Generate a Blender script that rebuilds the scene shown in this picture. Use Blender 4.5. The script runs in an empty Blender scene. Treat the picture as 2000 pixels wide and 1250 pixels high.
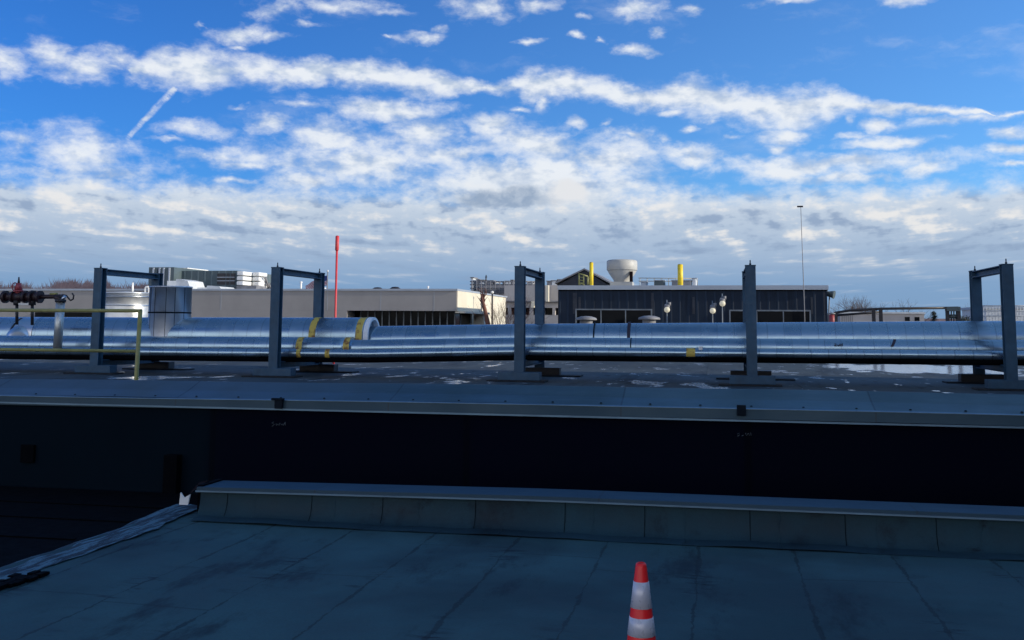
import bpy, bmesh, math, random
from mathutils import Vector, Matrix
random.seed(7)
S = bpy.context.scene
COL = S.collection
# ------------------------------------------------------------------ camera
F = 2000.0                                   # focal length in pixels of a 2000 px wide frame
TH = math.atan(0.2)                          # the roofs run along X; the camera is turned left of +Y
PITCH = math.radians(6); ROLL = math.radians(.4)
YP = 634 - F*math.tan(PITCH)
R = (Matrix.Rotation(TH, 3, 'Z') @ Matrix.Rotation(math.pi/2 + PITCH, 3, 'X') @ Matrix.Rotation(ROLL, 3, 'Z'))
cam_d = bpy.data.cameras.new('camera'); cam = bpy.data.objects.new('camera', cam_d); COL.objects.link(cam)
cam.rotation_euler = R.to_euler(); cam.location = (0, 0, 0)
cam_d.sensor_width = 36; cam_d.lens = 36*F/2000; cam_d.shift_y = -(625-YP)/2000
cam_d.clip_start = .05; cam_d.clip_end = 6000
S.camera = cam
def ray(x, y): return R @ Vector(((x-1000)/F, (YP-y)/F, -1))
def px(x, y, X=None, Y=None, Z=None):
    d = ray(x, y)
    t = X/d.x if X is not None else (Y/d.y if Y is not None else Z/d.z)
    return d*t
def ae(x, y):
    d = Matrix.Rotation(-TH, 3, 'Z') @ ray(x, y)
    return math.atan2(d.x, d.y), d.z/math.hypot(d.x, d.y)
# ------------------------------------------------------------------ view, sun, sky
S.view_settings.view_transform = 'Standard'; S.view_settings.look = 'None'
S.view_settings.exposure = 0; S.view_settings.gamma = 1
SUN_EL, SUN_AZ = math.radians(16), math.radians(93.5)      # azimuth clockwise from +Y
sd = bpy.data.lights.new('sun', 'SUN'); sd.energy = 4.2; sd.angle = math.radians(.5); sd.color = (1, .90, .74)
so = bpy.data.objects.new('sun', sd); COL.objects.link(so)
so.rotation_euler = Vector((math.cos(SUN_EL)*math.sin(SUN_AZ), math.cos(SUN_EL)*math.cos(SUN_AZ), math.sin(SUN_EL))).to_track_quat('Z', 'Y').to_euler()
so.location = (60, 0, 60)

class NT:
    """small helper for node graphs"""
    def __init__(s, tree): s.t = tree; s.n = tree.nodes; s.l = tree.links
    def put(s, sock, v):
        if isinstance(v, bpy.types.NodeSocket): s.l.new(v, sock)
        elif v is not None:
            try: sock.default_value = v
            except Exception: sock.default_value = (*v, 1) if len(v) == 3 else v
    def node(s, kind, props=None, **ins):
        n = s.n.new(kind)
        for k, v in (props or {}).items(): setattr(n, k, v)
        for k, v in ins.items():
            s.put(n.inputs[int(k[1:])] if k[0] == 'i' and k[1:].isdigit() else n.inputs[k], v)
        return n
    def m(s, op, a, b=None, c=None, clamp=False):
        return s.node('ShaderNodeMath', dict(operation=op, use_clamp=clamp), i0=a, i1=b, i2=c).outputs[0]
    def v(s, op, a, b=None, c=None, out=0):
        n = s.node('ShaderNodeVectorMath', dict(operation=op), i0=a, i1=b, i2=c); return n.outputs[out]
    def noise(s, vec, scale, detail=4, rough=.55, out=0, dim='3D', dist=0):
        return s.node('ShaderNodeTexNoise', dict(noise_dimensions=dim), Vector=vec, Scale=scale, Detail=detail, Roughness=rough, Distortion=dist).outputs[out]
    def ss(s, v, a, b, c=0, d=1):
        n = s.node('ShaderNodeMapRange', dict(interpolation_type='SMOOTHSTEP'), i0=v, i1=a, i2=b, i3=c, i4=d); return n.outputs[0]
    def lin(s, v, a, b, c=0, d=1):
        n = s.node('ShaderNodeMapRange', dict(clamp=True), i0=v, i1=a, i2=b, i3=c, i4=d); return n.outputs[0]
    def mix(s, f, a, b, mode='MIX'):
        n = s.node('ShaderNodeMix', dict(data_type='RGBA', blend_type=mode))
        s.put(n.inputs[0], f); s.put(n.inputs[6], a if not isinstance(a, tuple) else (*a, 1)); s.put(n.inputs[7], b if not isinstance(b, tuple) else (*b, 1))
        return n.outputs[2]
    def xyz(s, a, b, c=0): return s.node('ShaderNodeCombineXYZ', None, i0=a, i1=b, i2=c).outputs[0]
    def sep(s, v): return s.node('ShaderNodeSeparateXYZ', None, i0=v).outputs

W = bpy.data.worlds.new('World'); S.world = W; W.use_nodes = True
n = NT(W.node_tree); n.n.clear()
SKY_STR = .1
sky = n.node('ShaderNodeTexSky', dict(sky_type='NISHITA', sun_disc=False, sun_elevation=SUN_EL, sun_rotation=SUN_AZ,
                                      altitude=0, air_density=1.0, dust_density=.3, ozone_density=3.0))
gen = n.node('ShaderNodeTexCoord').outputs['Generated']
rot = n.node('ShaderNodeVectorRotate', dict(rotation_type='Z_AXIS'), Vector=gen, Angle=-TH).outputs[0]
sx, sy, sz = n.sep(rot)
A = n.m('ARCTAN2', sx, sy)
E_ = n.m('DIVIDE', sz, n.m('SQRT', n.m('ADD', n.m('MULTIPLY', sx, sx), n.m('MULTIPLY', sy, sy))))
E_ = n.m('MINIMUM', E_, 3.0)
P2 = n.xyz(A, E_)
warp = n.noise(n.v('MULTIPLY', P2, (1, 1.5, 1)), 16, 5, .6, out=1)
warp = n.v('MULTIPLY', n.v('SUBTRACT', warp, (.5, .5, .5)), (.05, .03, 0))
PW = n.v('ADD', P2, warp)
fb = n.noise(n.v('MULTIPLY', P2, (1, 1.7, 1)), 21, 9, .58)
fb2 = n.noise(n.v('ADD', n.v('MULTIPLY', P2, (1, 1.7, 1)), (-.006, -.012, 0)), 21, 4, .55)
fb1 = n.noise(n.v('MULTIPLY', P2, (1, 1.7, 1)), 21, 4, .55)
relief = n.m('SUBTRACT', fb1, fb2)
BL = [  # cx, cy, rx, ry, strength
 (5,125,38,30,1),(95,108,40,32,1),(150,128,65,30,1),(235,118,50,28,.95),(268,136,40,30,.95),(1905,228,60,12,.9),(1985,216,40,6,.8),(205,135,55,14,.8),
 (475,66,52,20,.9),(535,76,45,12,.85),(470,92,25,8,.6),(815,76,45,12,.85),(850,58,30,14,.7),(768,74,25,6,.6),(395,48,10,12,.75),
 (560,20,80,26,.75),(650,12,110,22,.75),(600,48,45,10,.7),(760,30,60,14,.55),(940,12,62,30,1),(1050,12,35,22,.95),(1240,20,55,26,1),(1285,60,22,12,.75),
 (1240,97,52,11,1),(1035,84,30,8,.9),(1127,68,17,9,.9),(1165,78,12,8,.75),(1360,14,26,12,.85),(1550,0,85,10,.9),(1765,4,40,14,1),(1140,36,24,10,.6),
 (590,212,60,12,.85),(530,240,42,22,.85),(470,212,40,8,.55),(760,215,130,20,1.1),(830,255,75,42,1.0),(640,270,90,40,1.0),(700,315,170,42,1.15),(915,298,60,18,.9),(850,300,110,26,1),
 (380,252,72,16,.85),(330,268,60,8,.6),(440,298,140,16,.95),(500,315,120,16,.9),(470,348,60,10,.75),(150,300,150,50,.85),(40,270,70,32,.7),(230,335,85,34,.85),(90,340,110,22,.75),
 (965,245,62,24,1),(1050,285,120,38,1.1),(1190,305,120,42,1.1),(1340,300,85,22,1),(1140,340,150,20,1),(1240,262,42,12,.9),(1125,238,24,14,.9),(1320,218,36,10,.8),(1178,240,12,14,.75),
 (1355,250,22,9,.9),(1405,238,26,10,.75),(1440,265,26,12,.75),(1530,265,55,22,1),(1520,290,30,14,.8),(1730,283,85,12,1.05),(1660,270,40,8,.7),(1850,236,65,13,1),(1720,245,34,16,.9),(1655,235,16,14,.8),
 (1975,257,40,13,1),(1985,288,48,10,1),(1970,321,26,7,.9),(1640,322,190,20,1.1),(1800,330,46,18,1.05),(1520,338,70,26,1),(1640,350,150,16,.9),(1010,215,26,8,.7),(1060,200,24,18,.8),(1300,262,18,10,.7),
 (1030,372,120,32,2.0),(600,360,80,30,1),(950,340,60,20,.9),
]
pr0 = None; acc = None
for (cx, cy, rx, ry, s_) in BL:
    a0, e0 = ae(cx, cy); irx, iry = F/rx/1.25, F/ry/1.25
    d = n.v('LENGTH', n.v('MULTIPLY_ADD', PW, (irx, iry, 0), (-a0*irx, -e0*iry, 0)), out=1)
    d = n.m('SUBTRACT', s_, d)
    acc = d if acc is None else n.m('MAXIMUM', acc, d)
# the long diagonal cloud band
def fcurve(val, pts, lo, hi, vmax):
    fc = n.node('ShaderNodeFloatCurve'); c = fc.mapping.curves[0]
    P = [((a-lo)/(hi-lo), v/vmax) for a, v in pts]
    c.points[0].location = P[0]; c.points[1].location = P[-1]
    for q in P[1:-1]: c.points.new(*q)
    fc.mapping.update()
    n.put(fc.inputs['Value'], n.m('DIVIDE', n.m('SUBTRACT', val, lo), hi-lo))
    return n.m('MULTIPLY', fc.outputs[0], vmax)
band = [(250,142,0),(330,130,34),(420,134,32),(520,142,25),(640,140,20),(720,147,28),(800,157,28),(870,165,21),(950,168,15),(1010,166,18),(1060,168,28),(1150,178,26),(1240,187,19),(1330,183,34),(1400,195,38),(1480,210,34),(1560,212,36),(1650,206,20),(1750,208,12),(1850,216,9),(1945,218,0)]
lo = ae(250, 142)[0]; hi = ae(1945, 218)[0]
cen = fcurve(A, [ae(x, y) for x, y, w in band], lo, hi, .3)
wid = fcurve(A, [(ae(x, y)[0], w*1.25/F) for x, y, w in band], lo, hi, .03)
_, EW, _ = n.sep(PW)
bd = n.m('SUBTRACT', 1.12, n.m('DIVIDE', n.m('ABSOLUTE', n.m('SUBTRACT', EW, cen)), n.m('MAXIMUM', wid, .0005)))
inside = n.m('MULTIPLY', n.m('GREATER_THAN', A, lo), n.m('LESS_THAN', A, hi))
bd = n.m('SUBTRACT', bd, n.m('MULTIPLY', n.m('SUBTRACT', 1, inside), 5))
acc = n.m('MAXIMUM', acc, bd)
# elsewhere in the sky (out of the frame): scattered cumulus, sparse towards the zenith
out = n.m('MAXIMUM', n.ss(n.m('ABSOLUTE', A), .55, .8), n.ss(E_, .33, .42))
big = n.noise(n.v('MULTIPLY', P2, (1, 2.0, 1)), 3.0, 2, .5)
scat = n.m('ADD', n.lin(big, .52, .75, -.5, 1.0), n.m('MULTIPLY', n.m('SUBTRACT', 1, out), -4))
acc = n.m('MAXIMUM', acc, scat)
# the deck above the horizon
deck = n.m('SUBTRACT', n.lin(E_, .152, .095, -.7, 1.9), n.m('MULTIPLY', n.ss(n.m('ABSOLUTE', A), 1.0, 1.8, 0, 2.6), n.ss(E_, .05, .16)))
acc = n.m('MAXIMUM', acc, deck)
acc = n.m('MAXIMUM', acc, -1.0)
dens = n.m('ADD', acc, n.m('MULTIPLY', n.m('SUBTRACT', fb, .5), 2.0))
fine = n.noise(n.v('MULTIPLY', PW, (1, 1.5, 1)), 75, 6, .6)
dens = n.m('ADD', dens, n.m('MULTIPLY', n.m('SUBTRACT', fine, .5), .85))
alpha = n.ss(dens, -.15, 1.12)
veil = n.noise(n.v('MULTIPLY', PW, (1, 2.6, 1)), 7, 7, .62)
alpha = n.m('MAXIMUM', alpha, n.m('MULTIPLY', n.ss(veil, .53, .78), n.m('MULTIPLY', n.ss(n.m('ABSOLUTE', A), 1.0, .6), .26)))
# contrail
a0, e0 = ae(345, 166); a1, e1 = ae(243, 277)
ang = math.atan2(e1-e0, a1-a0); L = math.hypot(a1-a0, e1-e0)
cr = n.node('ShaderNodeVectorRotate', dict(rotation_type='Z_AXIS'), Vector=n.v('SUBTRACT', n.v('ADD', P2, n.v('MULTIPLY', warp, (.22, .22, 0))), (a0, e0, 0)), Angle=-ang).outputs[0]
cx_, cy_, _ = n.sep(cr)
t_ = n.m('DIVIDE', cx_, L)
w_ = n.lin(t_, 0, 1, .0046, .0026)
ctr = n.m('MULTIPLY', n.ss(n.m('DIVIDE', n.m('ABSOLUTE', cy_), w_), 1.0, .2), n.m('MULTIPLY', n.ss(t_, -.02, .06), n.ss(t_, 1.02, .9)))
ctr = n.m('MULTIPLY', ctr, n.m('MULTIPLY', n.lin(fine, .38, .6, .15, .9), .95))
alpha = n.m('MAXIMUM', alpha, ctr)
# cloud colours
lit = n.lin(n.m('ADD', n.m('MULTIPLY', relief, 3.2), n.m('MULTIPLY', n.m('SUBTRACT', fb, .5), .8)), -.50, .16, 0, 1)
ccol = n.mix(lit, (.50, .60, .76), (.84, .88, .93))
ie = n.m('DIVIDE', 1.0, n.m('ADD', n.m('MAXIMUM', E_, 0), .035))
PL = n.xyz(n.m('MULTIPLY', A, ie), ie)                      # where the sight line meets a flat layer of cloud
st = n.noise(n.v('MULTIPLY', PL, (.55, .42, 1)), 1.0, 7, .56, dist=.4)
st2 = n.noise(n.v('MULTIPLY', PL, (1.25, .62, 1)), 1.5, 8, .58)
st3 = n.noise(n.v('ADD', n.v('MULTIPLY', PL, (1.25, .62, 1)), (-.15, .30, 0)), 1.5, 5, .5)
ramp = n.node('ShaderNodeValToRGB'); n.put(ramp.inputs[0], n.m('MULTIPLY', n.m('ADD', E_, n.m('MULTIPLY', n.m('SUBTRACT', st, .5), .02)), 5.0))
cr_ = ramp.color_ramp
for i, (p, c) in enumerate([(0, (.20, .335, .54)), (.18, (.215, .355, .57)), (.30, (.33, .45, .63)), (.46, (.46, .56, .70)), (.62, (.60, .68, .78)), (.8, (.67, .74, .83))]):
    e = cr_.elements[i] if i < 2 else cr_.elements.new(p)
    e.position = p; e.color = (*c, 1)
rel2 = n.m('SUBTRACT', st2, st3)
dl = n.m('ADD', n.m('MULTIPLY', rel2, 1.5), n.m('MULTIPLY', n.m('SUBTRACT', st, .5), 1.3))
dl = n.m('ADD', dl, n.m('MULTIPLY', n.m('ADD', n.m('MULTIPLY', relief, 2.6), n.m('MULTIPLY', n.m('SUBTRACT', fine, .5), .45)), n.ss(E_, .03, .10)))
dl = n.m('MULTIPLY', dl, n.ss(E_, .01, .10, .22, .85))
dcol = n.mix(n.ss(dl, .03, .52), ramp.outputs[0], (.83, .82, .81))
dcol = n.mix(n.ss(dl, -.02, -.42, 0, .85), dcol, (.27, .365, .53))
ccol = n.mix(n.ss(E_, .10, .155), dcol, ccol)
# one dark-bottomed cumulus low in the middle of the view
def bump(cx, cy, rx, ry, a, b):
    a0, e0 = ae(cx, cy); irx, iry = F/rx, F/ry
    return n.ss(n.v('LENGTH', n.v('MULTIPLY_ADD', PW, (irx, iry, 0), (-a0*irx, -e0*iry, 0)), out=1), a, b)
ccol = n.mix(n.m('MULTIPLY', bump(985, 383, 105, 22, 1.2, .6), n.lin(fine, .35, .6, .95, .6)), ccol, (.30, .39, .53))
ccol = n.mix(n.m('MULTIPLY', bump(1112, 371, 50, 20, 1.2, .6), 1.0), ccol, (.80, .81, .83))
tint = n.mix(n.ss(A, -.5, .55), (.26, .74, 1.50), (.84, 1.46, 2.2))
tint = n.mix(n.ss(E_, .40, 1.3), tint, n.mix(1.0, tint, (3.0, 1.75, 1.1), 'MULTIPLY'))
skyc = n.mix(1.0, sky.outputs[0], tint, 'MULTIPLY')
ccol10 = n.mix(1.0, ccol, (1/SKY_STR,)*3, 'MULTIPLY')
for nd in (ccol10.node,): nd.clamp_result = False
fin = n.mix(n.m('MULTIPLY', alpha, .97), skyc, ccol10)
# bright cloud added low behind the viewer to light the cone, steel and pipes
fill_cloud = n.m('MULTIPLY', n.ss(n.m('ABSOLUTE', A), 1.5, 2.2), n.m('MULTIPLY', n.ss(E_, .62, .20), n.lin(fb, .3, .6, .65, 1)))
fin = n.mix(fill_cloud, fin, tuple(v/SKY_STR for v in (1.42, 1.42, 1.45)))
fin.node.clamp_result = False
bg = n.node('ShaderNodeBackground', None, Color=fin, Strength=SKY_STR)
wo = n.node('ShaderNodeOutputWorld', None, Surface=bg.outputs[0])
W.cycles.sampling_method = 'MANUAL'; W.cycles.sample_map_resolution = 512

# ------------------------------------------------------------------ materials
def newmat(name):
    m = bpy.data.materials.new(name); m.use_nodes = True
    k = NT(m.node_tree); b = k.n['Principled BSDF']; return m, k, b
def plain(name, col, rough=.6, metal=0, var=.25, vscale=3, bump=0, bscale=20, spec=.5, stretch=(1, 1, 1)):
    m, k, b = newmat(name)
    co = k.v('MULTIPLY', k.node('ShaderNodeTexCoord').outputs['Object'], stretch)
    f = k.noise(co, vscale, 6, .6)
    k.put(b.inputs['Base Color'], k.mix(k.lin(f, .3, .7), tuple(c*(1-var) for c in col), tuple(min(1, c*(1+var)) for c in col)))
    k.put(b.inputs['Roughness'], k.lin(k.noise(co, vscale*2.7, 4), .3, .7, max(0, rough-.1), min(1, rough+.1)))
    b.inputs['Metallic'].default_value = metal; b.inputs['Specular IOR Level'].default_value = spec
    if bump:
        bn = k.node('ShaderNodeBump', None, Strength=bump, Distance=.02, Height=k.noise(co, bscale, 5))
        k.put(b.inputs['Normal'], bn.outputs[0])
    return m
M = {}
M['steel'] = plain('grey_blue_painted_steel', (.020, .074, .132), .55, 0, .22, 4, .1, 30)
M['black'] = plain('black_rubber', (.012, .014, .018), .8)
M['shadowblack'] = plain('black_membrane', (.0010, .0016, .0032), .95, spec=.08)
M['bracket'] = plain('dark_bracket', (.003, .008, .015), .75, spec=.15)
M['yellow'] = plain('yellow_paint', (.30, .29, .10), .5, 0, .2, 6)
M['yellow2'] = plain('bright_yellow_paint', (.85, .62, .03), .5, 0, .1, 6)
M['redpaint'] = plain('red_paint', (.62, .05, .055), .5, 0, .15, 3)
M['valve'] = plain('dark_red_valve_paint', (.022, .008, .011), .5, 0, .3, 9)
M['valvered'] = plain('red_valve_paint', (.32, .05, .06), .5, 0, .3, 9)
M['iron'] = plain('dark_iron', (.02, .02, .026), .5)
M['duct2'] = plain('polished_duct', (.62, .64, .66), .42, .85, .10, 1.0)
M['vsilver'] = plain('painted_silver', (.50, .53, .52), .35, .6, .08, 3)
M['galv'] = plain('galvanised_sheet', (.62, .66, .70), .33, 1, .12, 1.2, .15, 3)
M['duct'] = plain('duct_sheet', (.55, .60, .66), .26, 1, .10, 1.2, .06, 2)
M['tank'] = plain('tank_sheet', (.74, .76, .77), .38, .75, .1, 2, .1, 3)
M['tanktan'] = plain('tank_tan', (.5, .47, .38), .6)
M['white'] = plain('white_paint', (.78, .78, .75), .5, 0, .08, 3)
M['white_rim'] = plain('white_insulation', (.85, .87, .88), .6, 0, .08, 8)
M['fan'] = plain('fan_grey_paint', (.47, .46, .42), .5, 0, .08, 2)
M['beige'] = plain('beige_wall_panels', (.40, .37, .34), .8, 0, .10, .5, .1, 8)
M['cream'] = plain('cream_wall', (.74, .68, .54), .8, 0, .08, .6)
M['grey_wall'] = plain('grey_concrete_wall', (.46, .43, .41), .85, 0, .12, .8)
M['trim'] = plain('pale_trim', (.42, .47, .53), .5, .2, .08, 1)
M['frame'] = plain('window_frame_grey', (.17, .20, .23), .5)
M['cladding'] = plain('dark_green_cladding', (.075, .105, .115), .55, 0, .2, 1)
M['clutter'] = plain('roof_equipment_grey', (.21, .21, .22), .6, 0, .3, 2)
M['clutter2'] = plain('roof_equipment_pale', (.62, .64, .64), .5, 0, .15, 2)
M['bark'] = plain('bark', (.10, .075, .07), .9, 0, .3, 5)
M['redtwig'] = plain('red_brown_twigs', (.19, .085, .06), .9)
M['farwood'] = plain('far_wood', (.24, .175, .18), .95, 0, .35, .08)
M['conifer'] = plain('conifer', (.05, .065, .055), .9)
M['gable'] = plain('dark_gable', (.03, .036, .05), .7)
M['chalk'] = plain('chalk_mark', (.12, .15, .17), .9)
M['marker'] = plain('dark_marker', (.035, .03, .05), .8)
M['rust'] = plain('rusty_bracket', (.014, .007, .008), .9, spec=.15)
M['ground'] = plain('ground_soil', (.075, .078, .078), .95, 0, .4, .02)
M['greybldg'] = plain('grey_render', (.16, .17, .18), .85, 0, .1, .3)

# glass
m, k, b = newmat('dark_glass')
b.inputs['Base Color'].default_value = (.004, .006, .009, 1); b.inputs['Roughness'].default_value = .08
k.put(b.inputs['Specular IOR Level'], .06)
k.put(b.inputs['Normal'], k.node('ShaderNodeBump', None, Strength=.15, Distance=.05, Height=k.noise(k.node('ShaderNodeTexCoord').outputs['Object'], .9, 2)).outputs[0])
M['glass'] = m
m, k, b = newmat('lamp_globe'); b.inputs['Base Color'].default_value = (.5, .47, .36, 1)
b.inputs['Emission Color'].default_value = (1, .93, .72, 1); b.inputs['Emission Strength'].default_value = .3; M['globe'] = m
# cone
m, k, b = newmat('cone_orange'); k.put(b.inputs['Base Color'], k.mix(k.lin(k.noise(k.node('ShaderNodeTexCoord').outputs['Object'], 14, 5), .4, .75), (1.0, .018, .02), (.92, .03, .03)))
b.inputs['Roughness'].default_value = .38; M['orange'] = m
M['collar'] = plain('reflective_collar', (.66, .64, .68), .32, .15, .08, 9)

# insulated pipe jacket: aluminium sheets with lap seams every 0.37 m
def jacket(name, seam=.37, off=0, tint=(.33, .46, .56), rough=.24, seamdark=.25):
    m, k, b = newmat(name)
    co = k.node('ShaderNodeTexCoord').outputs['Object']; x, y, z = k.sep(co)
    q = k.m('DIVIDE', k.m('ADD', x, off), seam); fr = k.m('FRACT', q); cell = k.m('FLOOR', q)
    edge = k.m('MINIMUM', fr, k.m('SUBTRACT', 1, fr))
    wn = k.node('ShaderNodeTexWhiteNoise', dict(noise_dimensions='1D'), W=cell).outputs[0]
    line = k.ss(edge, .045, .012)
    c = k.mix(k.lin(wn, 0, 1), tuple(t*.94 for t in tint), tuple(min(1, t*1.06) for t in tint))
    c = k.mix(k.m('MULTIPLY', line, k.m('ADD', .14, k.m('MULTIPLY', wn, seamdark))), c, (.10, .13, .17))
    dirt = k.noise(k.v('MULTIPLY', co, (1, 1, 1)), 3.0, 7, .65)
    c = k.mix(k.lin(dirt, .5, .75, 0, .15), c, tuple(t*.55 for t in tint))
    k.put(b.inputs['Base Color'], c)
    b.inputs['Metallic'].default_value = .9
    k.put(b.inputs['Roughness'], k.m('ADD', k.lin(k.noise(co, 2.1, 5), .3, .7, rough-.06, rough+.08), k.m('MULTIPLY', wn, .06)))
    h = k.m('ADD', k.m('MULTIPLY', k.noise(k.v('MULTIPLY', co, (2.2, 1, 1)), 1.7, 2), 1.0), k.m('MULTIPLY', line, .2))
    k.put(b.inputs['Normal'], k.node('ShaderNodeBump', None, Strength=.09, Distance=.03, Height=h).outputs[0])
    return m
M['jacket_big'] = jacket('pipe_jacket_large', .37); M['jacket_mid'] = jacket('pipe_jacket_medium', .34, .1); M['jacket_small'] = jacket('pipe_jacket_small', .36, .2, seamdark=.55)
# yellow tape with brown scuffs
m, k, b = newmat('yellow_tape'); co = k.node('ShaderNodeTexCoord').outputs['Object']
k.put(b.inputs['Base Color'], k.mix(k.ss(k.noise(co, 7, 4), .5, .62), (.62, .46, .09), (.24, .12, .04))); b.inputs['Roughness'].default_value = .6; M['tape'] = m

# roof membranes
def membrane(name, base, dark, pitch, off, stain=1.0, laps=True, rough=.75, sc=(1, 1, 1)):
    m, k, b = newmat(name); co = k.node('ShaderNodeTexCoord').outputs['Object']; x, y, z = k.sep(co); co = k.v('MULTIPLY', co, sc)
    w = k.noise(co, 1.3, 3); w2 = k.noise(co, 14, 6, .7)
    xx = k.m('ADD', x, k.m('ADD', k.m('MULTIPLY', k.m('SUBTRACT', w, .5), .07), k.m('MULTIPLY', k.m('SUBTRACT', w2, .5), .06)))
    q = k.m('DIVIDE', k.m('ADD', xx, off), pitch); fr = k.m('FRACT', q); cell = k.m('FLOOR', q)
    dist = k.m('MULTIPLY', k.m('MINIMUM', fr, k.m('SUBTRACT', 1, fr)), pitch)
    bleedn = k.noise(co, 2.1, 6, .7)
    width = k.lin(bleedn, .44, .72, .004, .04)
    seam = k.m('SUBTRACT', 1, k.ss(k.m('DIVIDE', dist, width), .6, 1.1))
    wn = k.node('ShaderNodeTexWhiteNoise', dict(noise_dimensions='1D'), W=cell).outputs[0]
    # staggered cross laps
    yy = k.m('ADD', k.m('ADD', y, k.m('MULTIPLY', wn, 5)), k.m('MULTIPLY', k.m('SUBTRACT', w2, .5), .05))
    fy = k.m('FRACT', k.m('DIVIDE', yy, 5.0)); dy = k.m('MULTIPLY', k.m('MINIMUM', fy, k.m('SUBTRACT', 1, fy)), 5.0)
    lap = k.m('MULTIPLY', k.ss(dy, .02, .006), .35)
    mott = k.noise(co, .8, 9, .68); fine = k.noise(co, 60, 3, .6)
    st = k.noise(k.v('MULTIPLY', co, (1.0, .33, 1)), 1.5, 8, .7)
    streak = k.noise(k.v('MULTIPLY', co, (.9, 3.2, 1)), 2.6, 7, .72)
    c = k.mix(k.lin(mott, .32, .68), tuple(v*.66 for v in base), tuple(v*1.36 for v in base))
    c = k.mix(k.m('MULTIPLY', k.lin(wn, 0, 1), .25), c, tuple(v*.7 for v in base))
    c = k.mix(k.m('MULTIPLY', k.ss(st, .53, .68), .50*stain), c, dark)
    near = k.ss(dist, .26, .0)
    c = k.mix(k.m('MULTIPLY', k.m('MULTIPLY', near, k.ss(streak, .50, .66)), k.m('MULTIPLY', k.ss(k.noise(co, .55, 2), .50, .60), .85*stain)), c, dark)
    c = k.mix(k.ss(k.noise(k.v('ADD', co, (3, 7, 0)), .42, 4, .6), .46, .66, 0, .45*min(1, stain)), c, dark)
    c = k.mix(k.lin(fine, .3, .8, 0, .25), c, dark)
    if laps: c = k.mix(k.m('MAXIMUM', k.m('MULTIPLY', seam, .55), lap), c, tuple(v*.6 for v in dark))
    k.put(b.inputs['Base Color'], c)
    k.put(b.inputs['Roughness'], k.lin(mott, .3, .7, rough-.15, rough+.1))
    b.inputs['Specular IOR Level'].default_value = .35
    h = k.m('ADD', k.m('MULTIPLY', k.noise(co, 1.1, 4), .8), k.m('ADD', k.m('MULTIPLY', fine, .08), k.m('MULTIPLY', seam, .35)))
    k.put(b.inputs['Normal'], k.node('ShaderNodeBump', None, Strength=.5, Distance=.03, Height=h).outputs[0])
    return m, k, b
M['roof_low'] = membrane('near_roof_membrane', (.042, .108, .118), (.003, .010, .018), .88, .20, 1.5)[0]
M['curb'] = membrane('parapet_membrane', (.014, .050, .069), (.003, .011, .020), .92, .35, 1.4, laps=False)[0]
m, k, b = membrane('upper_roof_membrane', (.052, .068, .074), (.005, .009, .014), 2.0, .3, 1.9, sc=(.8, .28, 1))
co = k.node('ShaderNodeTexCoord').outputs['Object']
cc = px(1840, 722, Z=-1.25)
dd = k.v('LENGTH', k.v('MULTIPLY', k.v('SUBTRACT', co, (cc.x-.3, cc.y+.5, 0)), (1/3.4, 1/5.5, 0)), out=1)
pn = k.noise(k.v('MULTIPLY', co, (.62, .26, 1)), 1.5, 8, .62)
spot = k.m('ADD', pn, k.m('ADD', k.ss(dd, 1.2, .1, 0, .30), k.lin(k.noise(co, .16, 2), .4, .7, -.05, .06)))
spot = k.m('ADD', spot, k.m('MULTIPLY', k.m('SUBTRACT', k.noise(k.v('MULTIPLY', co, (1, .35, 1)), 3.5, 4, .6), .5), .16))
pud = k.ss(spot, .59, .645)
n2 = k.noise(k.v('MULTIPLY', co, (1.3, .42, 1)), 2.1, 7, .6)
pud = k.m('MAXIMUM', pud, k.ss(n2, .64, .69))
dkp = k.ss(n2, .39, .35)
oc = b.inputs['Base Color'].links[0].from_socket; orr = b.inputs['Roughness'].links[0].from_socket; on = b.inputs['Normal'].links[0].from_socket
k.put(b.inputs['Base Color'], k.mix(pud, k.mix(k.m('MULTIPLY', dkp, .85), oc, (.004, .006, .012)), (.50, .55, .60)))      # thin ice and wet film
rn = k.node('ShaderNodeMix'); k.put(rn.inputs[0], pud); k.put(rn.inputs[2], orr); k.put(rn.inputs[3], .12); k.put(b.inputs['Roughness'], rn.outputs[0])
M['roof_up'] = m
# sheet metal of the wide coping
def coping(name, c0, c1, rough, metal=.75):
    m, k, b = newmat(name); co = k.node('ShaderNodeTexCoord').outputs['Object']; x, y, z = k.sep(co)
    q = k.m('DIVIDE', k.m('ADD', x, 1.2), 3.05); fr = k.m('FRACT', q); d = k.m('MULTIPLY', k.m('MINIMUM', fr, k.m('SUBTRACT', 1, fr)), 3.05)
    wn = k.node('ShaderNodeTexWhiteNoise', dict(noise_dimensions='1D'), W=k.m('FLOOR', q)).outputs[0]
    c = k.mix(k.lin(k.m('ADD', k.m('MULTIPLY', wn, .45), k.noise(k.v('MULTIPLY', co, (1, 3, 3)), .9, 6, .6)), .4, 1.0), c0, c1)
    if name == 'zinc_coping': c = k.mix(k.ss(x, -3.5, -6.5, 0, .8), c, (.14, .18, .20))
    c = k.mix(k.m('MULTIPLY', k.ss(d, .014, .006), .6), c, (.03, .04, .05))
    c = k.mix(k.m('MULTIPLY', k.ss(k.noise(k.v('MULTIPLY', co, (.6, 8, 8)), 2.2, 7, .7), .56, .7), .35 if name == 'zinc_coping' else 0), c, (.2, .22, .24))
    k.put(b.inputs['Base Color'], c); b.inputs['Metallic'].default_value = metal
    k.put(b.inputs['Roughness'], k.lin(k.noise(co, 1.1, 5), .3, .7, rough-.1, rough+.1))
    k.put(b.inputs['Normal'], k.node('ShaderNodeBump', None, Strength=.25, Distance=.03, Height=k.noise(k.v('MULTIPLY', co, (1, 2, 2)), 1.3, 3)).outputs[0])
    return m
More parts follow.
